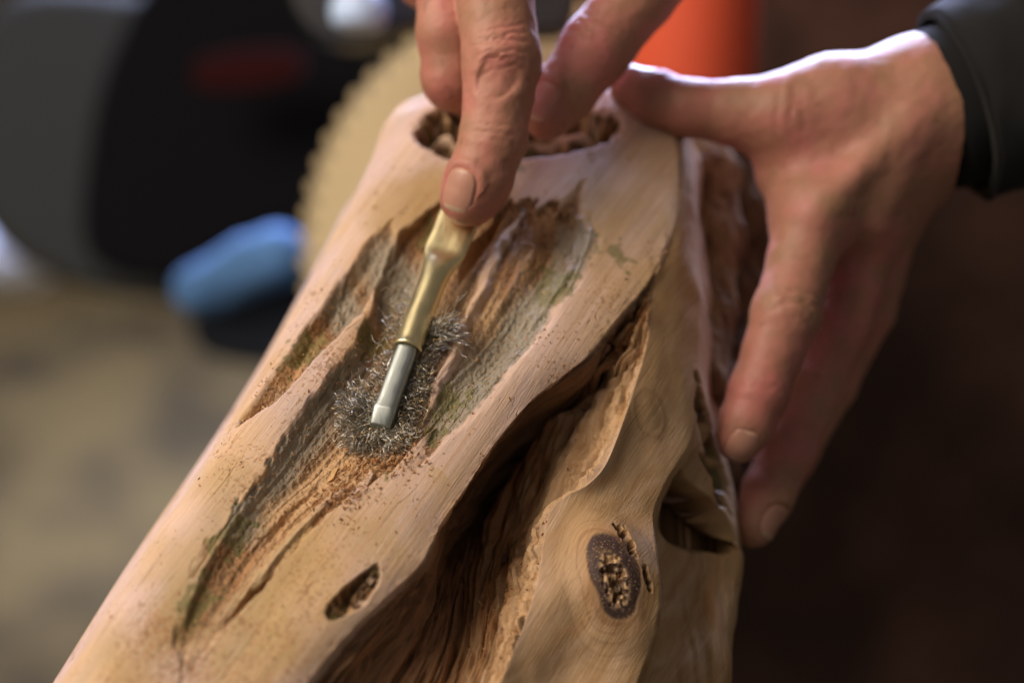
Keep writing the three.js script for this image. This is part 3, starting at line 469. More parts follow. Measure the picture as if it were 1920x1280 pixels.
function surfaceNet(f, lo, hi, cell) {
  const nx = Math.ceil((hi[0] - lo[0]) / cell) + 1, ny = Math.ceil((hi[1] - lo[1]) / cell) + 1, nz = Math.ceil((hi[2] - lo[2]) / cell) + 1, F = new Float32Array(nx * ny * nz);
  const B = 4, far = B * cell * 1.8;                          // blocks far from the surface are skipped
  for (let k0 = 0; k0 < nz; k0 += B) for (let j0 = 0; j0 < ny; j0 += B) for (let i0 = 0; i0 < nx; i0 += B) {
    const c = f(lo[0] + (i0 + B / 2) * cell, lo[1] + (j0 + B / 2) * cell, lo[2] + (k0 + B / 2) * cell), skip = Math.abs(c) > far;
    for (let k = k0; k < Math.min(nz, k0 + B); k++) for (let j = j0; j < Math.min(ny, j0 + B); j++) for (let i = i0; i < Math.min(nx, i0 + B); i++) F[(k * ny + j) * nx + i] = skip ? c : f(lo[0] + i * cell, lo[1] + j * cell, lo[2] + k * cell);
  }
  const id = new Int32Array(nx * ny * nz).fill(-1), P = [], I = [], off = [0, 1, nx, nx + 1, nx * ny, nx * ny + 1, nx * ny + nx, nx * ny + nx + 1];
  const E = [[0, 1], [2, 3], [4, 5], [6, 7], [0, 2], [1, 3], [4, 6], [5, 7], [0, 4], [1, 5], [2, 6], [3, 7]];
  for (let k = 0; k < nz - 1; k++) for (let j = 0; j < ny - 1; j++) for (let i = 0; i < nx - 1; i++) {
    const o = (k * ny + j) * nx + i; let m = 0; for (let c = 0; c < 8; c++) if (F[o + off[c]] < 0) m |= 1 << c;
    if (m === 0 || m === 255) continue;
    let x = 0, y = 0, z = 0, n = 0;
    for (const [a, b] of E) { const fa = F[o + off[a]], fb = F[o + off[b]]; if ((fa < 0) === (fb < 0)) continue; const t = fa / (fa - fb); x += lerp(a & 1, b & 1, t); y += lerp((a >> 1) & 1, (b >> 1) & 1, t); z += lerp(a >> 2, b >> 2, t); n++; }
    id[o] = P.length / 3; P.push(lo[0] + (i + x / n) * cell, lo[1] + (j + y / n) * cell, lo[2] + (k + z / n) * cell);
  }
  const quad = (a, b, c, d, flip) => { if (a < 0 || b < 0 || c < 0 || d < 0) return; flip ? I.push(a, c, b, a, d, c) : I.push(a, b, c, a, c, d); };
  for (let k = 1; k < nz - 1; k++) for (let j = 1; j < ny - 1; j++) for (let i = 1; i < nx - 1; i++) {
    const o = (k * ny + j) * nx + i, s = F[o] < 0, X = 1, Y = nx, Z = nx * ny;
    if (s !== F[o + X] < 0) quad(id[o - Y - Z], id[o - Z], id[o], id[o - Y], !s);
    if (s !== F[o + Y] < 0) quad(id[o - X - Z], id[o - X], id[o], id[o - Z], !s);
    if (s !== F[o + Z] < 0) quad(id[o - X - Y], id[o - Y], id[o], id[o - X], !s);
  }
  const e = 0.15, g = new THREE.Vector3(), grad = (x, y, z) => g.set(f(x + e, y, z) - f(x - e, y, z), f(x, y + e, z) - f(x, y - e, z), f(x, y, z + e) - f(x, y, z - e)).normalize();
  const Nn = new Float32Array(P.length);
  for (let i = 0; i < P.length; i += 3) { for (let s = 0; s < 2; s++) { const d = f(P[i], P[i + 1], P[i + 2]); grad(P[i], P[i + 1], P[i + 2]); P[i] -= g.x * d * 0.9; P[i + 1] -= g.y * d * 0.9; P[i + 2] -= g.z * d * 0.9; } Nn.set([g.x, g.y, g.z], i); }
  return { P: new Float32Array(P), I, N: Nn };
}
// creases across a finger: at a joint, along the finger's axis, on the side facing dir
function creases(list) {
  const L = list.map(([p, q, t, face, rows, width, depth]) => { const a = at(...p), b = at(...q), ax = b.clone().sub(a).normalize(), n = new THREE.Vector3(...face); n.addScaledVector(ax, -n.dot(ax)).normalize(); return { c: a.clone().lerp(b, t), ax, n, w: n.clone().cross(ax), rows, width, depth }; });
  const d = new THREE.Vector3();
  return (x, y, z) => {
    let s = 0;
    for (const l of L) {
      d.set(x - l.c.x, y - l.c.y, z - l.c.z); const up = d.dot(l.n); if (up < 0) continue;
      const t = d.dot(l.ax), w = d.dot(l.w); if (Math.abs(t) > 12 || Math.abs(w) > l.width) continue;
      const win = sstep(l.width, l.width * 0.45, Math.abs(w));
      for (const [o, wide, k, bow] of l.rows) { const tt = t - o + (bow ?? 0) * w * w * 0.02 + noise(w * 0.28, o * 3, 7) * 1.0 + noise(w * 0.9, o * 3, 8) * 0.35; s -= l.depth * k * Math.exp(-((tt / wide) ** 2)) * win; }
      s += l.depth * 0.9 * Math.exp(-((t / 4.5) ** 2)) * win * 0.6;
    }
    return s;
  };
}
// two weathered lobes of the log behind its right flank
for (const [pts, colA, colB, seed] of [
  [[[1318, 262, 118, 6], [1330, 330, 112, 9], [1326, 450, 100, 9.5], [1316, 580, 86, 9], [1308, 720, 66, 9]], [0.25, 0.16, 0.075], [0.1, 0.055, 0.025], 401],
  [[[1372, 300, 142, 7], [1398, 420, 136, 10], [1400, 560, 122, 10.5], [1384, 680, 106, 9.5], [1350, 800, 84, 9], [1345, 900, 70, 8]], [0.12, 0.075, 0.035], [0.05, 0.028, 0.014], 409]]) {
  const b = chain(pts), f = (x, y, z) => { let d = 1e3; for (const q of b) d = smin(d, q(x, y, z), 6); return d + fbm(x * 0.14, y * 0.035, z * 0.14 + seed, 2) * 2 + fbm(x * 0.5, y * 0.2, z * 0.5 + seed, 3) * 1.5; };
  const ps = pts.map((p) => at(...p)), lim = (k, s) => Math[s < 0 ? 'min' : 'max'](...ps.map((p) => p[k])) + s * 15;
  const n = surfaceNet(f, ['x', 'y', 'z'].map((k) => lim(k, -1)), ['x', 'y', 'z'].map((k) => lim(k, 1)), 1.1), C = new Float32Array(n.P.length);
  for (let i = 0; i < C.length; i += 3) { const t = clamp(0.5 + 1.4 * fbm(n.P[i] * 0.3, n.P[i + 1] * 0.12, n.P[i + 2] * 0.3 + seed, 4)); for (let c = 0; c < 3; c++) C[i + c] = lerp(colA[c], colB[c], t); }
  const g = new THREE.BufferGeometry(); g.setAttribute('position', new THREE.BufferAttribute(n.P, 3)); g.setAttribute('color', new THREE.BufferAttribute(C, 3)); g.setIndex(n.I); g.computeVertexNormals();
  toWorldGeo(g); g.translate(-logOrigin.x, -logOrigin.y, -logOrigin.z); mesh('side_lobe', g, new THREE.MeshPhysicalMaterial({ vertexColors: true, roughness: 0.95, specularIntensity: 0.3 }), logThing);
}
const skinMat = new THREE.MeshPhysicalMaterial({ vertexColors: true, roughness: 0.52, specularIntensity: 0.75, sheen: 0.15, sheenRoughness: 0.5, sheenColor: new THREE.Color(1, 0.7, 0.6) });
const nailMat = new THREE.MeshPhysicalMaterial({ vertexColors: true, roughness: 0.36, specularIntensity: 0.8 });
function buildHand(thingGroup, f, lo, hi, cell, wrinkle, red, nails, origin, tone) {
  const s = surfaceNet(f, lo, hi, cell), n = s.P.length / 3, C = new Float32Array(n * 3);
  const NB = nails.map((d) => nailFrame(chainField(d.on), d));
  for (let i = 0; i < n; i++) {
    const x = s.P[i * 3], y = s.P[i * 3 + 1], z = s.P[i * 3 + 2];
    let d = wrinkle(x, y, z) + noise(x * 0.9, y * 0.9, z * 0.9) * 0.05 + noise(x * 0.35, y * 0.35, z * 0.35) * 0.16 - 0.08 * sstep(0.12, 0.0, Math.abs(noise(x * 0.42, y * 0.75, z * 0.42 + 60))) - 0.05 * sstep(0.15, 0.0, Math.abs(noise(x * 1.0, y * 0.6, z * 1.0 + 80)));
    for (const b of NB) { const dx = x - b.c.x, dy = y - b.c.y, dz = z - b.c.z, up = dx * b.n.x + dy * b.n.y + dz * b.n.z; if (up < -2) continue; const t = (dx * b.a.x + dy * b.a.y + dz * b.a.z) / (b.len / 2), w = (dx * b.w.x + dy * b.w.y + dz * b.w.z) / (b.wid / 2), q = (Math.abs(t) ** 3 + Math.abs(w) ** 3) ** (1 / 3); d += -0.55 * sstep(1.12, 0.9, q) + 0.4 * Math.exp(-(((q - 1.3) / 0.2) ** 2)) * (t > 0.3 ? 0.3 : 1); }
    s.P[i * 3] += s.N[i * 3] * d; s.P[i * 3 + 1] += s.N[i * 3 + 1] * d; s.P[i * 3 + 2] += s.N[i * 3 + 2] * d;
    let r = 0; for (const [c, rad, k] of red) r = Math.max(r, k * Math.exp(-((x - c.x) ** 2 + (y - c.y) ** 2 + (z - c.z) ** 2) / (rad * rad)));
    const m = fbm(x * 0.16, y * 0.16, z * 0.16, 3), fi = noise(x * 1.3, y * 1.3, z * 1.3), cr = clamp(-wrinkle(x, y, z) * 2.2), sp = sstep(0.72, 0.85, noise(x * 0.42 + 40, y * 0.42, z * 0.42));
    const base = [0.41, 0.188, 0.125];
    const k = 1 + m * 0.32 + fi * 0.07 - cr * 0.12 - sp * 0.25;
    C[i * 3] = base[0] * k * tone * (1 - r * 0.08); C[i * 3 + 1] = base[1] * k * tone * (1 - r * 0.36) * (1 - m * 0.3); C[i * 3 + 2] = base[2] * k * tone * (1 - r * 0.25);
  }
  const g = new THREE.BufferGeometry(); g.setAttribute('position', new THREE.BufferAttribute(s.P, 3)); g.setAttribute('color', new THREE.BufferAttribute(C, 3)); g.setIndex(s.I); g.computeVertexNormals();
  const geos = [g]; toWorldGeo(g);
  const nailGeos = NB.map((b) => { const ng = nailGeo(b.f, b); toWorldGeo(ng); geos.push(ng); return ng; });
  const o = origin.clone().multiplyScalar(0.001).applyMatrix4(CM); recentre(thingGroup, geos, o);
  mesh('skin', g, skinMat, thingGroup); nailGeos.forEach((ng) => mesh('fingernail', ng, nailMat, thingGroup));
  return o;
}
const chainField = (l) => { const b = chain(l); return (x, y, z) => { let e = 1e3; for (const q of b) e = smin(e, q(x, y, z), 2.5); return e; }; };
function nailFrame(f, { on, s, tip, face, len, wid }) {
  const c = at(...on[on.length - 2]).lerp(at(...on[on.length - 1]), s);           // c: pixel of the nail's middle, tip: the way the finger points
  const n = new THREE.Vector3(...face).normalize(), a = tip.clone().addScaledVector(n, -tip.dot(n)).normalize(), w = n.clone().cross(a), p = c.clone().addScaledVector(n, 14);
  for (let i = 0; i < 60; i++) { const d = f(p.x, p.y, p.z); p.addScaledVector(n, -d * 0.8); }
  return { c: p, n, a, w, len, wid, f };
}
function nailGeo(f, b) {
  const NX = 20, NY = 24, P = [], C = [], I = [], p = new THREE.Vector3();
  for (let j = 0; j <= NY; j++) for (let i = 0; i <= NX; i++) {
    let w = i / NX * 2 - 1, t = j / NY * 2 - 1; const q = Math.max(Math.abs(w), Math.abs(t)) / Math.max(1e-6, (Math.abs(w) ** 3.2 + Math.abs(t) ** 3.2) ** (1 / 3.2)); const ws = w * q, ts = t * q;
    p.copy(b.c).addScaledVector(b.w, ws * b.wid / 2).addScaledVector(b.a, ts * b.len / 2).addScaledVector(b.n, 4);
    for (let s = 0, go = 0; s < 30; s++) { const d = f(p.x, p.y, p.z) * 0.7; if (d < 0.01 || go + d > 8) break; p.addScaledVector(b.n, -d); go += d; }
    const r = (Math.abs(ws) ** 3.2 + Math.abs(ts) ** 3.2) ** (1 / 3.2);
    p.addScaledVector(b.n, 0.12 - 0.75 * sstep(0.9, 1.0, r) * (t > 0.55 ? 0.4 : 1) + (t > 0.5 ? 0.25 * (t - 0.5) : 0));
    P.push(p.x, p.y, p.z);
    const e = sstep(0.72, 0.84, ts), lun = sstep(0.35, 0.2, Math.hypot(ws * 0.9, (ts + 1))), k = 1 + 0.06 * noise(ws * 7, ts * 1.2, 3);
    C.push(lerp(0.44, 0.52, Math.max(e, lun)) * k, lerp(0.22, 0.36, Math.max(e, lun * 0.6)) * k, lerp(0.155, 0.25, Math.max(e, lun * 0.6)) * k);
  }
  for (let j = 0; j < NY; j++) for (let i = 0; i < NX; i++) { const a = j * (NX + 1) + i, c = a + NX + 1; I.push(a, a + 1, c, a + 1, c + 1, c); }
  const g = new THREE.BufferGeometry(); g.setAttribute('position', new THREE.Float32BufferAttribute(P, 3)); g.setAttribute('color', new THREE.Float32BufferAttribute(C, 3)); g.setIndex(I); g.computeVertexNormals(); return g;
}
const dirPx = (p, q) => at(...q).sub(at(...p)).normalize();
const tubeAlong = (pts, fn, ns, nr) => {                      // a sleeve: fn(t, angle) gives the radius
  const cv = new THREE.CatmullRomCurve3(pts), P = [], U = [], I = [], up = new THREE.Vector3(0, 1, 0);
  for (let j = 0; j <= ns; j++) { const t = j / ns, c = cv.getPoint(t), a = cv.getTangent(t), s = a.clone().cross(up).normalize(), n = s.clone().cross(a); for (let i = 0; i <= nr; i++) { const an = i / nr * 2 * Math.PI, r = fn(t, an % (2 * Math.PI)); const p = c.clone().addScaledVector(s, Math.cos(an) * r).addScaledVector(n, Math.sin(an) * r); P.push(p.x, p.y, p.z); U.push(i / nr * 8, t * 8); } }
  for (let j = 0; j < ns; j++) for (let i = 0; i < nr; i++) { const a = j * (nr + 1) + i, c = a + nr + 1; I.push(a, a + 1, c, a + 1, c + 1, c); }
  const g = new THREE.BufferGeometry(); g.setAttribute('position', new THREE.Float32BufferAttribute(P, 3)); g.setAttribute('uv', new THREE.Float32BufferAttribute(U, 2)); g.setIndex(I); g.computeVertexNormals(); return g;
};
const weave = (() => { const n = 128, d = new Uint8Array(n * n * 4); for (let y = 0; y < n; y++) for (let x = 0; x < n; x++) { const v = 128 + 60 * Math.sin(x * Math.PI / 4) * Math.sin(y * Math.PI / 4) + 40 * noise(x * 0.3, y * 0.3, 5); d.fill(v, (y * n + x) * 4, (y * n + x) * 4 + 3); d[(y * n + x) * 4 + 3] = 255; } return dataTex(n, n, d, false); })();
const cuffMat = new THREE.MeshStandardMaterial({ color: new THREE.Color().setRGB(0.006, 0.006, 0.007), roughness: 0.95, bumpMap: weave, bumpScale: 0.0004, side: THREE.DoubleSide });
const sleeveMat = new THREE.MeshStandardMaterial({ color: new THREE.Color().setRGB(0.0085, 0.009, 0.009), roughness: 1, bumpMap: weave, bumpScale: 0.0003, side: THREE.DoubleSide });
function dressArm(t, o, wrist, elbow, rc, rs, bow) {
  const w = at(...wrist), e = at(...elbow), d = e.clone().sub(w).normalize(), on = (s) => w.clone().addScaledVector(d, s), folds = (t2, an) => 1.3 * noise(Math.cos(an) * 1.6 + 5, Math.sin(an) * 1.6, t2 * 5) + 0.8 * noise(Math.cos(an) * 3, Math.sin(an) * 3 + 9, t2 * 12);
  const cuff = tubeAlong([on(0), on(4), on(8), on(14)], (s, an) => rc + Math.sin(Math.min(1, s * 2.6) * Math.PI / 2) * 1.8 - 1.4 + 0.25 * noise(Math.cos(an) * 2, Math.sin(an) * 2, 3) - (s < 0.02 ? 1.2 : 0), 18, 72);
  const sl = tubeAlong([on(8.5), on(10), on(30), on(60), on(100)], (s, an) => rs + (s < 0.015 ? -1.6 : 0) + s * 9 + folds(s, an) * sstep(0, 0.1, s + 0.05), 60, 96);
  for (const [n, g, m] of [['cuff', cuff, cuffMat], ['sleeve', sl, sleeveMat]]) { toWorldGeo(g); g.translate(-o.x, -o.y, -o.z); mesh(n, g, m, t); }
}
// the right hand, from above: index finger pressed on the brush, thumb and middle finger at its sides
{
  const ix = [[905, -190, 42, 11.2], [941, 112, 31, 10.3], [925, 262, 29, 8.7], [897, 338, 28, 8.7], [880, 370, 28, 7.9]];
  const md = [[836, -180, 52, 9.6], [842, 60, 46, 8.7], [850, 148, 47, 8.5], [872, 160, 62, 8], [910, 200, 84, 7.4]];
  const th = [[1300, -150, 62, 13], [1195, -10, 58, 10.5], [1118, 92, 54, 10], [1060, 170, 52, 8.6], [1027, 212, 50, 7.4]];
  const rg = [[760, -230, 70, 9.5], [800, -40, 80, 8.5], [860, 0, 100, 8], [930, 60, 112, 7.5]], pk = [[700, -270, 85, 8.5], [760, -120, 100, 7.5], [840, -60, 115, 7]];
  const wr = [1060, -640, 60, 24];
  const palm = [[wr, [905, -190, 46, 11]], [wr, [838, -180, 55, 10.5]], [wr, [760, -230, 70, 10]], [wr, [700, -270, 84, 9]], [[1090, -520, 62, 16], [1300, -150, 64, 12]], [wr, [1120, -900, 60, 25]], [[1000, -330, 58, 14], [1220, -220, 64, 11]]];
  const f = handField(palm, [ix, md, th, rg, pk], 14, 7);
  const wrinkle = creases([
    [ix[0], ix[1], 1, [0, 0.1, 1], [[-4.5, 0.5, 0.7, 1], [-2.4, 0.45, 1, 1], [-0.6, 0.5, 1.1, 0.3], [1.5, 0.45, 1, -1], [3.3, 0.4, 0.8, -1], [5.4, 0.4, 0.5, -1.5]], 8.5, 0.42],
    [ix[1], ix[2], 0.98, [0, 0.1, 1], [[-2, 0.4, 0.7, -0.5], [0, 0.5, 1, 0], [1.8, 0.4, 0.6, 0.5]], 8, 0.3],
    [th[1], th[2], 1, [-0.3, 0.3, 1], [[-3, 0.5, 0.7, 1], [-1, 0.5, 1, 0.5], [1, 0.5, 1, 0], [2.8, 0.45, 0.8, -0.6]], 9, 0.4],
  ]);
  const hand = thing('hand', 'right hand reaching down from above, index finger pressing on the brass sleeve of the brush', 'hand');
  const lo = [-52, 24, -560], hi = [64, 250, -440];
  const o = buildHand(hand, f, lo, hi, 0.62, wrinkle, [[at(...ix[1]), 12, 0.45], [at(...ix[4]), 11, 0.9], [at(...th[2]), 14, 0.6], [at(...md[2]), 14, 0.9], [at(...th[4]), 9, 0.7]], [
    { on: ix, s: 0.85, tip: dirPx(ix[2], [866, 400, 27]), face: [-0.4, 0.1, 0.9], len: 11.5, wid: 9.6 },
    { s: 0.7, on: th, tip: dirPx(th[2], th[4]), face: [-0.45, 0.1, 0.85], len: 11, wid: 9 },
  ], at(900, -200, 45), 1);
  dressArm(hand, o, [1080, -740, 60], [1130, -1200, 60], 27, 32);
}
// the left hand, holding the far right corner of the log
{
  const ix = [[1526, 405, 62, 10.8], [1502, 490, 57, 9.2], [1474, 590, 50, 9.5], [1452, 655, 49, 8.3], [1424, 735, 46, 8.2], [1400, 795, 44, 7.5], [1387, 824, 43, 6.3]];
  const md = [[1630, 420, 74, 10.6], [1606, 520, 76, 8.6], [1578, 610, 74, 9.0], [1532, 720, 70, 7.8], [1480, 840, 66, 8.0], [1440, 925, 61, 7.4], [1414, 985, 58, 6.2]];
  const rg = [[1668, 400, 92, 9.5], [1628, 580, 98, 8.2], [1560, 720, 98, 7.4], [1490, 850, 94, 6.8], [1450, 930, 90, 6]];
  const pk = [[1690, 370, 108, 8.5], [1650, 530, 116, 7], [1570, 670, 116, 6.4], [1500, 780, 112, 5.8]];
  const th = [[1470, 218, 68, 11.2], [1385, 212, 70, 9.6], [1290, 203, 71, 8.1], [1230, 184, 72, 7.6], [1184, 164, 73, 6.5]];
  const wr = [1740, 214, 78, 18.5];
  const palm = [[wr, [1530, 405, 64, 11.5]], [wr, [1632, 420, 74, 11]], [wr, [1668, 395, 92, 10]], [wr, [1690, 365, 106, 9]], [[1700, 225, 57, 2.6], [1532, 400, 52, 3.2]], [[1720, 240, 58, 2.6], [1632, 410, 63, 3.2]], [[1700, 200, 74, 17], [1560, 205, 70, 14], [1470, 218, 68, 11.2]], [wr, [2080, 100, 80, 20]], [[1500, 250, 70, 9], [1520, 380, 66, 9.5]], [[1450, 235, 72, 5], [1455, 330, 72, 5]]];
  const f = handField(palm, [ix, md, rg, pk, th], 9, 6);
  const wrinkle = creases([
    [ix[1], ix[2], 1, [0.1, 0, 1], [[-3.4, 0.7, 0.8, 1], [-1.2, 0.7, 1, 0.4], [1, 0.7, 1, -0.4], [3.2, 0.7, 0.8, -1]], 8.5, 0.55], [md[1], md[2], 1, [0.1, 0, 1], [[-2.4, 0.7, 0.8, 1], [0, 0.7, 1], [2.4, 0.7, 0.8, -1]], 8, 0.5],
    [th[1], th[2], 1, [0, 1, 0.5], [[-2, 0.6, 0.8], [0, 0.6, 1], [2, 0.6, 0.8]], 8, 0.3], [ix[3], ix[4], 1, [0.1, 0, 1], [[-1, 0.6, 1], [1, 0.6, 0.7]], 8, 0.4],
    [th[0], th[1], 0.1, [-0.1, 0.2, 1], [[-6, 0.9, 0.7, 1], [-3, 0.8, 1, 0.5], [0, 0.8, 0.8, 0]], 11, 0.4],
  ]);
  const hand = thing('hand', 'left hand in a dark sleeve gripping the far right corner of the log', 'hand');
  const lo = [22, -62, -590], hi = [128, 112, -478];
  const o = buildHand(hand, f, lo, hi, 1.05, wrinkle, [[at(...ix[4]), 14, 0.9], [at(...md[2]), 20, 0.8], [at(...md[4]), 12, 0.9], [at(...md[0]), 16, 0.5], [at(...th[2]), 14, 0.6], [at(1470, 260, 62), 12, 0.6]], [
    { s: 0.75, on: th, tip: dirPx(th[2], th[4]), face: [0.1, 1, 0.12], len: 11.5, wid: 9 },
    { s: 0.6, on: ix, tip: dirPx(ix[2], ix[4]), face: [-0.1, -0.5, 0.8], len: 10, wid: 8.5 },
    { s: 0.8, on: md, tip: dirPx(md[2], md[4]), face: [0.75, -0.1, 0.65], len: 10, wid: 8.5 },
  ], at(1600, 300, 70), 0.95);
  const mole = new THREE.SphereGeometry(1.05, 12, 8).scale(1, 1.4, 0.5); { const p = at(1640, 378, 20), d = new THREE.Vector3(0, 0, -1); for (let i = 0; i < 60; i++) p.addScaledVector(d, f(p.x, p.y, p.z) * 0.8); mole.translate(p.x, p.y, p.z - 0.1); }
  toWorldGeo(mole); mole.translate(-o.x, -o.y, -o.z); mesh('mole', mole, new THREE.MeshStandardMaterial({ color: new THREE.Color().setRGB(0.13, 0.045, 0.03), roughness: 0.6 }), hand);
  dressArm(hand, o, [1738, 214, 78], [2080, 95, 80], 23.6, 27.2);
}

// ------------------------------------------------------------------ the blurred workshop behind
const std = (r, g, b, o = {}) => new THREE.MeshPhysicalMaterial({ color: new THREE.Color().setRGB(r, g, b), roughness: 0.7, ...o });
function blotch(seed, lo, hi, scale, o = {}) {
  const n = 512, d = new Uint8Array(n * n * 4);
  for (let y = 0; y < n; y++) for (let x = 0; x < n; x++) { const t = clamp(0.5 + fbm(x * scale, y * scale, seed, 4) * 1.3), f = 1 + noise(x * 0.4, y * 0.4, seed + 9) * 0.12; for (let c = 0; c < 3; c++) d[(y * n + x) * 4 + c] = clamp(enc(lerp(lo[c], hi[c], t) * f), 0, 255); d[(y * n + x) * 4 + 3] = 255; }
  const t = dataTex(n, n, d, true); if (o.repeat) t.repeat.set(...o.repeat);
  return new THREE.MeshStandardMaterial({ map: t, roughness: o.roughness ?? 0.85 });
}
const struct = (name, geo, m) => { const o = mesh(name, geo, m, scene); o.userData.kind = 'structure'; return o; };
const FLOOR = -0.92;
{
  const g = new THREE.BoxGeometry(8, 0.05, 8).translate(0, FLOOR - 0.025, -1.5);
  struct('floor', g, blotch(301, [0.055, 0.036, 0.008], [0.14, 0.094, 0.025], 0.05, { repeat: [5, 5] }));
  struct('back_wall', new THREE.BoxGeometry(8, 3.2, 0.1).translate(0, FLOOR + 1.6, -3.4), blotch(305, [0.2, 0.16, 0.11], [0.3, 0.25, 0.18], 0.02));
}
// objects are modelled in the camera's axes (mm), then set down in the world
const extr = (pts, depth, bevel, dz, curve = 24) => {         // a rounded solid from an outline, pts in frame pixels at that depth
  const s = new THREE.Shape(); const v = pts.map(([x, y]) => at(x, y, dz)); const c = new THREE.CatmullRomCurve3(v, true, 'centripetal'); c.getPoints(pts.length * 8).forEach((p, i) => (i ? s.lineTo(p.x, p.y) : s.moveTo(p.x, p.y))); s.closePath();
  return new THREE.ExtrudeGeometry(s, { depth, bevelEnabled: true, bevelSize: bevel, bevelThickness: bevel, bevelSegments: 5, curveSegments: curve }).translate(0, 0, v[0].z - depth);
};
function place(t, origin, parts) { for (const [, g] of parts) toWorldGeo(g); recentre(t, parts.map((p) => p[1]), origin.clone().multiplyScalar(0.001).applyMatrix4(CM)); for (const [n, g, m, l] of parts) { const o = mesh(n, g, m, t); if (l) o.userData.label = l; } }
{
  const t = thing('mitre_saw', 'blurred black and grey mitre saw with a toothed tan blade behind the log', 'saw');
  const R = 119, n = 58, s = new THREE.Shape();
  for (let i = 0; i < n; i++) { const a = i / n * 2 * Math.PI, st = 2 * Math.PI / n; const pt = (r, q) => [Math.cos(a + q * st) * r, Math.sin(a + q * st) * r]; const p = [pt(R - 9, 0), pt(R - 3, 0.12), pt(R, 0.35), pt(R - 1, 0.6), pt(R - 6, 0.85)]; p.forEach((q, k) => (i || k ? s.lineTo(...q) : s.moveTo(...q))); }
  s.closePath(); const hole = new THREE.Path(); hole.absarc(0, 0, 12.7, 0, Math.PI * 2, true); s.holes.push(hole);
  const place3 = (g) => { const c = at(990, 466, 400); return g.rotateY(-0.35).translate(c.x, c.y, c.z); };
  const blade = place3(new THREE.ExtrudeGeometry(s, { depth: 2.6, bevelEnabled: false, curveSegments: 24 }));
  const flange = place3(new THREE.CylinderGeometry(24, 24, 8, 40).rotateX(Math.PI / 2).translate(0, 0, 5));
  const black = extr([[340, -60], [230, 120], [188, 300], [190, 470], [300, 505], [460, 470], [560, 520], [760, 520], [860, 300], [900, 40], [900, -120], [600, -160]], 75, 9, 800);
  const grey = extr([[40, 20], [-20, 120], [-30, 330], [20, 430], [110, 490], [220, 520], [420, 500], [430, 40], [260, 20], [120, 8]], 120, 14, 980);
  const dark = extr([[400, 570], [385, 630], [440, 655], [700, 660], [1000, 640], [1000, 540], [600, 530]], 80, 10, 900);
  const stripe = extr([[370, 118], [560, 100], [560, 142], [370, 160]], 6, 1, 720);
  const guard = extr([[560, -20], [600, 60], [680, 70], [760, 40], [900, 30], [1010, 50], [1060, 40], [1060, -60], [760, -90]], 20, 3, 318);
  const post = new RoundedBoxGeometry(90, 500, 70, 3, 8); { const c = at(860, 700, 480); post.rotateX(PITCH).translate(c.x, c.y - 200, c.z - 140); }
  place(t, at(860, 640, 460), [['blade', blade, std(0.6, 0.48, 0.28, { roughness: 0.7, specularIntensity: 0.5 })], ['flange', flange, std(0.1, 0.1, 0.1, { roughness: 0.4, metalness: 0.8 })], ['motor_housing', black, std(0.006, 0.006, 0.008, { roughness: 0.9, specularIntensity: 0.25 })], ['cover', grey, std(0.055, 0.058, 0.056, { roughness: 0.85, specularIntensity: 0.4 })], ['base', dark, std(0.035, 0.042, 0.055, { roughness: 0.95, specularIntensity: 0.3 })], ['stripe', stripe, std(0.03, 0.004, 0.004, { specularIntensity: 0.3, roughness: 0.9 })], ['blade_guard', guard, std(0.006, 0.006, 0.008, { roughness: 0.5 })], ['stand', post, std(0.02, 0.02, 0.022)]]);
}
{
  const t = thing('knob', 'small bluish white knob on the black saw housing beside the upper hand', 'knob');
  const pr = [[0, 0], [9, 0], [11.5, 5], [11, 11], [7.5, 18], [6.5, 30], [0, 31]].map(([x, y]) => new THREE.Vector2(x, y)), g = new THREE.LatheGeometry(new THREE.SplineCurve(pr).getPoints(40).map((p) => new THREE.Vector2(Math.max(0, p.x), p.y)), 32), c = at(672, 52, 290); g.translate(c.x, c.y, c.z);
  place(t, c, [['cap', g, std(0.55, 0.72, 1, { roughness: 0.3 })]]);
}
{
  const t = thing('cloth_roll', 'blurred rolled blue cloth lying in front of the saw base', 'cloth');
  const a = at(520, 478, 520), b = at(370, 545, 580), d = a.clone().sub(b), L = d.length(), g = new THREE.CapsuleGeometry(17, L, 12, 36, 10), p = g.attributes.position;
  for (let i = 0; i < p.count; i++) { const x = p.getX(i), y = p.getY(i), z = p.getZ(i), k = 1 + 0.1 * noise(x * 0.1, y * 0.06, z * 0.1 + 3) - 0.25 * sstep(0, -L, y); p.setXYZ(i, x * k, y, z * k); }
  g.computeVertexNormals(); g.applyQuaternion(new THREE.Quaternion().setFromUnitVectors(new THREE.Vector3(0, 1, 0), d.clone().normalize())); const c = a.clone().add(b).multiplyScalar(0.5); g.translate(c.x, c.y, c.z);
  place(t, c, [['fabric', g, std(0.09, 0.22, 0.48, { roughness: 0.9 })]]);
}
{
  const t = thing('plastic_bag', 'blurred white plastic bag at the left edge below the grey saw cover', 'bag');
  const g = new THREE.IcosahedronGeometry(52, 5), p = g.attributes.position; for (let i = 0; i < p.count; i++) { const x = p.getX(i), y = p.getY(i), z = p.getZ(i), k = 1 + 0.25 * fbm(x * 0.07, y * 0.07, z * 0.07, 3); p.setXYZ(i, x * k * 1.1, y * k * 0.75, z * k); }
  g.computeVertexNormals(); const c = at(10, 470, 1350); g.translate(c.x, c.y, c.z);
  place(t, c, [['film', g, std(0.75, 0.8, 0.9, { roughness: 0.45 })]]);
}
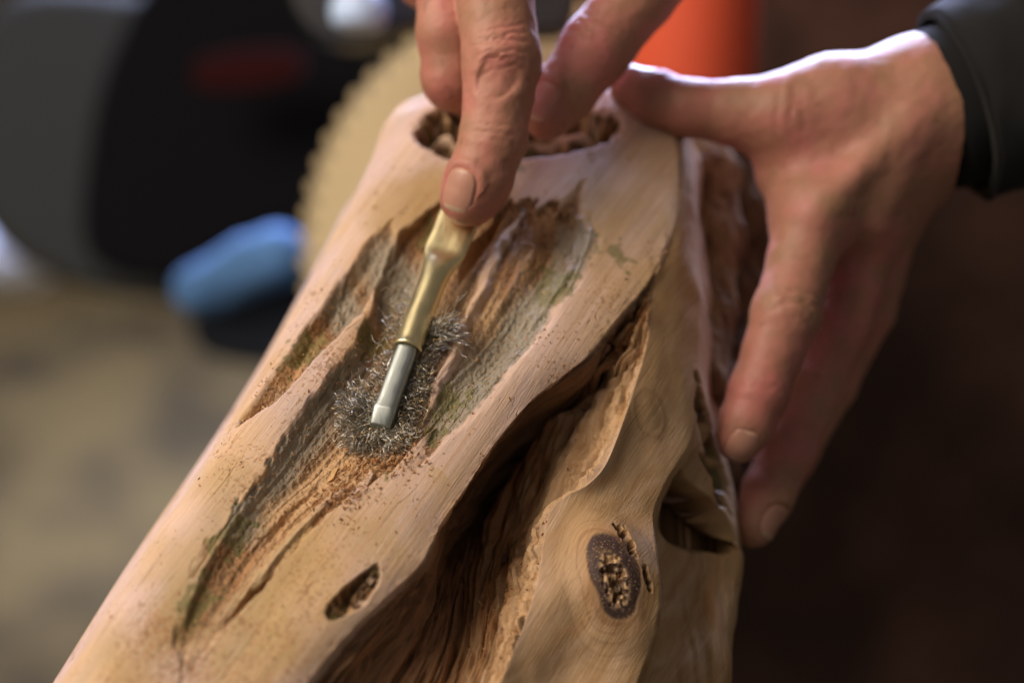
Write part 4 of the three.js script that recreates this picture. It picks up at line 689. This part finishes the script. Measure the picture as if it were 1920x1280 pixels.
{
  const t = thing('bottle', 'blurred red orange plastic bottle standing behind the two hands', 'bottle');
  const pr = [[0, 0], [24, 0], [27, 3], [27.5, 50], [27, 105], [20, 118], [10, 126], [9, 140], [0, 141]].map(([x, y]) => new THREE.Vector2(x, y)), g = new THREE.LatheGeometry(pr, 48), cap = new THREE.CylinderGeometry(11, 11, 14, 32).translate(0, 148, 0), c = at(1290, 340, 330);
  for (const q of [g, cap]) q.rotateX(0.35).translate(c.x, c.y, c.z);
  place(t, c, [['body', g, std(0.74, 0.1, 0.035, { roughness: 0.6 })], ['cap', cap, std(0.05, 0.05, 0.05)]]);
}
{
  const t = thing('tub', 'blurred pale blue tub seen through the gap between the log and the left thumb', 'tub');
  const g = new THREE.CylinderGeometry(30, 26, 45, 40), lid = new THREE.CylinderGeometry(31.5, 31.5, 5, 40).translate(0, 25, 0), c = at(1305, 395, 420); for (const q of [g, lid]) q.rotateX(0.6).translate(c.x, c.y, c.z);
  place(t, c, [['body', g, std(0.3, 0.42, 0.7, { roughness: 0.5 })], ['lid', lid, std(0.5, 0.6, 0.8, { roughness: 0.5 })]]);
}
{
  const inWorld = (name, label, cat, px, py, d, sz, m, ry = 0) => { const o = mesh(name, new RoundedBoxGeometry(...sz, 3, 0.006), m, null); o.position.copy(W(px, py, d)); o.rotation.y = ry; return tag(o, label, cat); };
  inWorld('cabinet', 'dark reddish brown cabinet filling the lower right behind the hand', 'cabinet', 1720, 900, 800, [0.62, 1.0, 0.3], blotch(311, [0.045, 0.022, 0.016], [0.12, 0.058, 0.04], 0.02), -0.1);
  inWorld('board', 'brown wooden board upright behind the left wrist', 'board', 1680, 60, 1150, [0.75, 0.62, 0.03], blotch(313, [0.5, 0.33, 0.2], [0.72, 0.5, 0.33], 0.012), -0.05);
  inWorld('batten', 'lighter brown batten standing upright right of the red bottle', 'batten', 1462, -60, 1080, [0.03, 0.3, 0.03], blotch(317, [0.16, 0.09, 0.05], [0.24, 0.14, 0.08], 0.03), 0);
}
renderer.render(scene, camera);
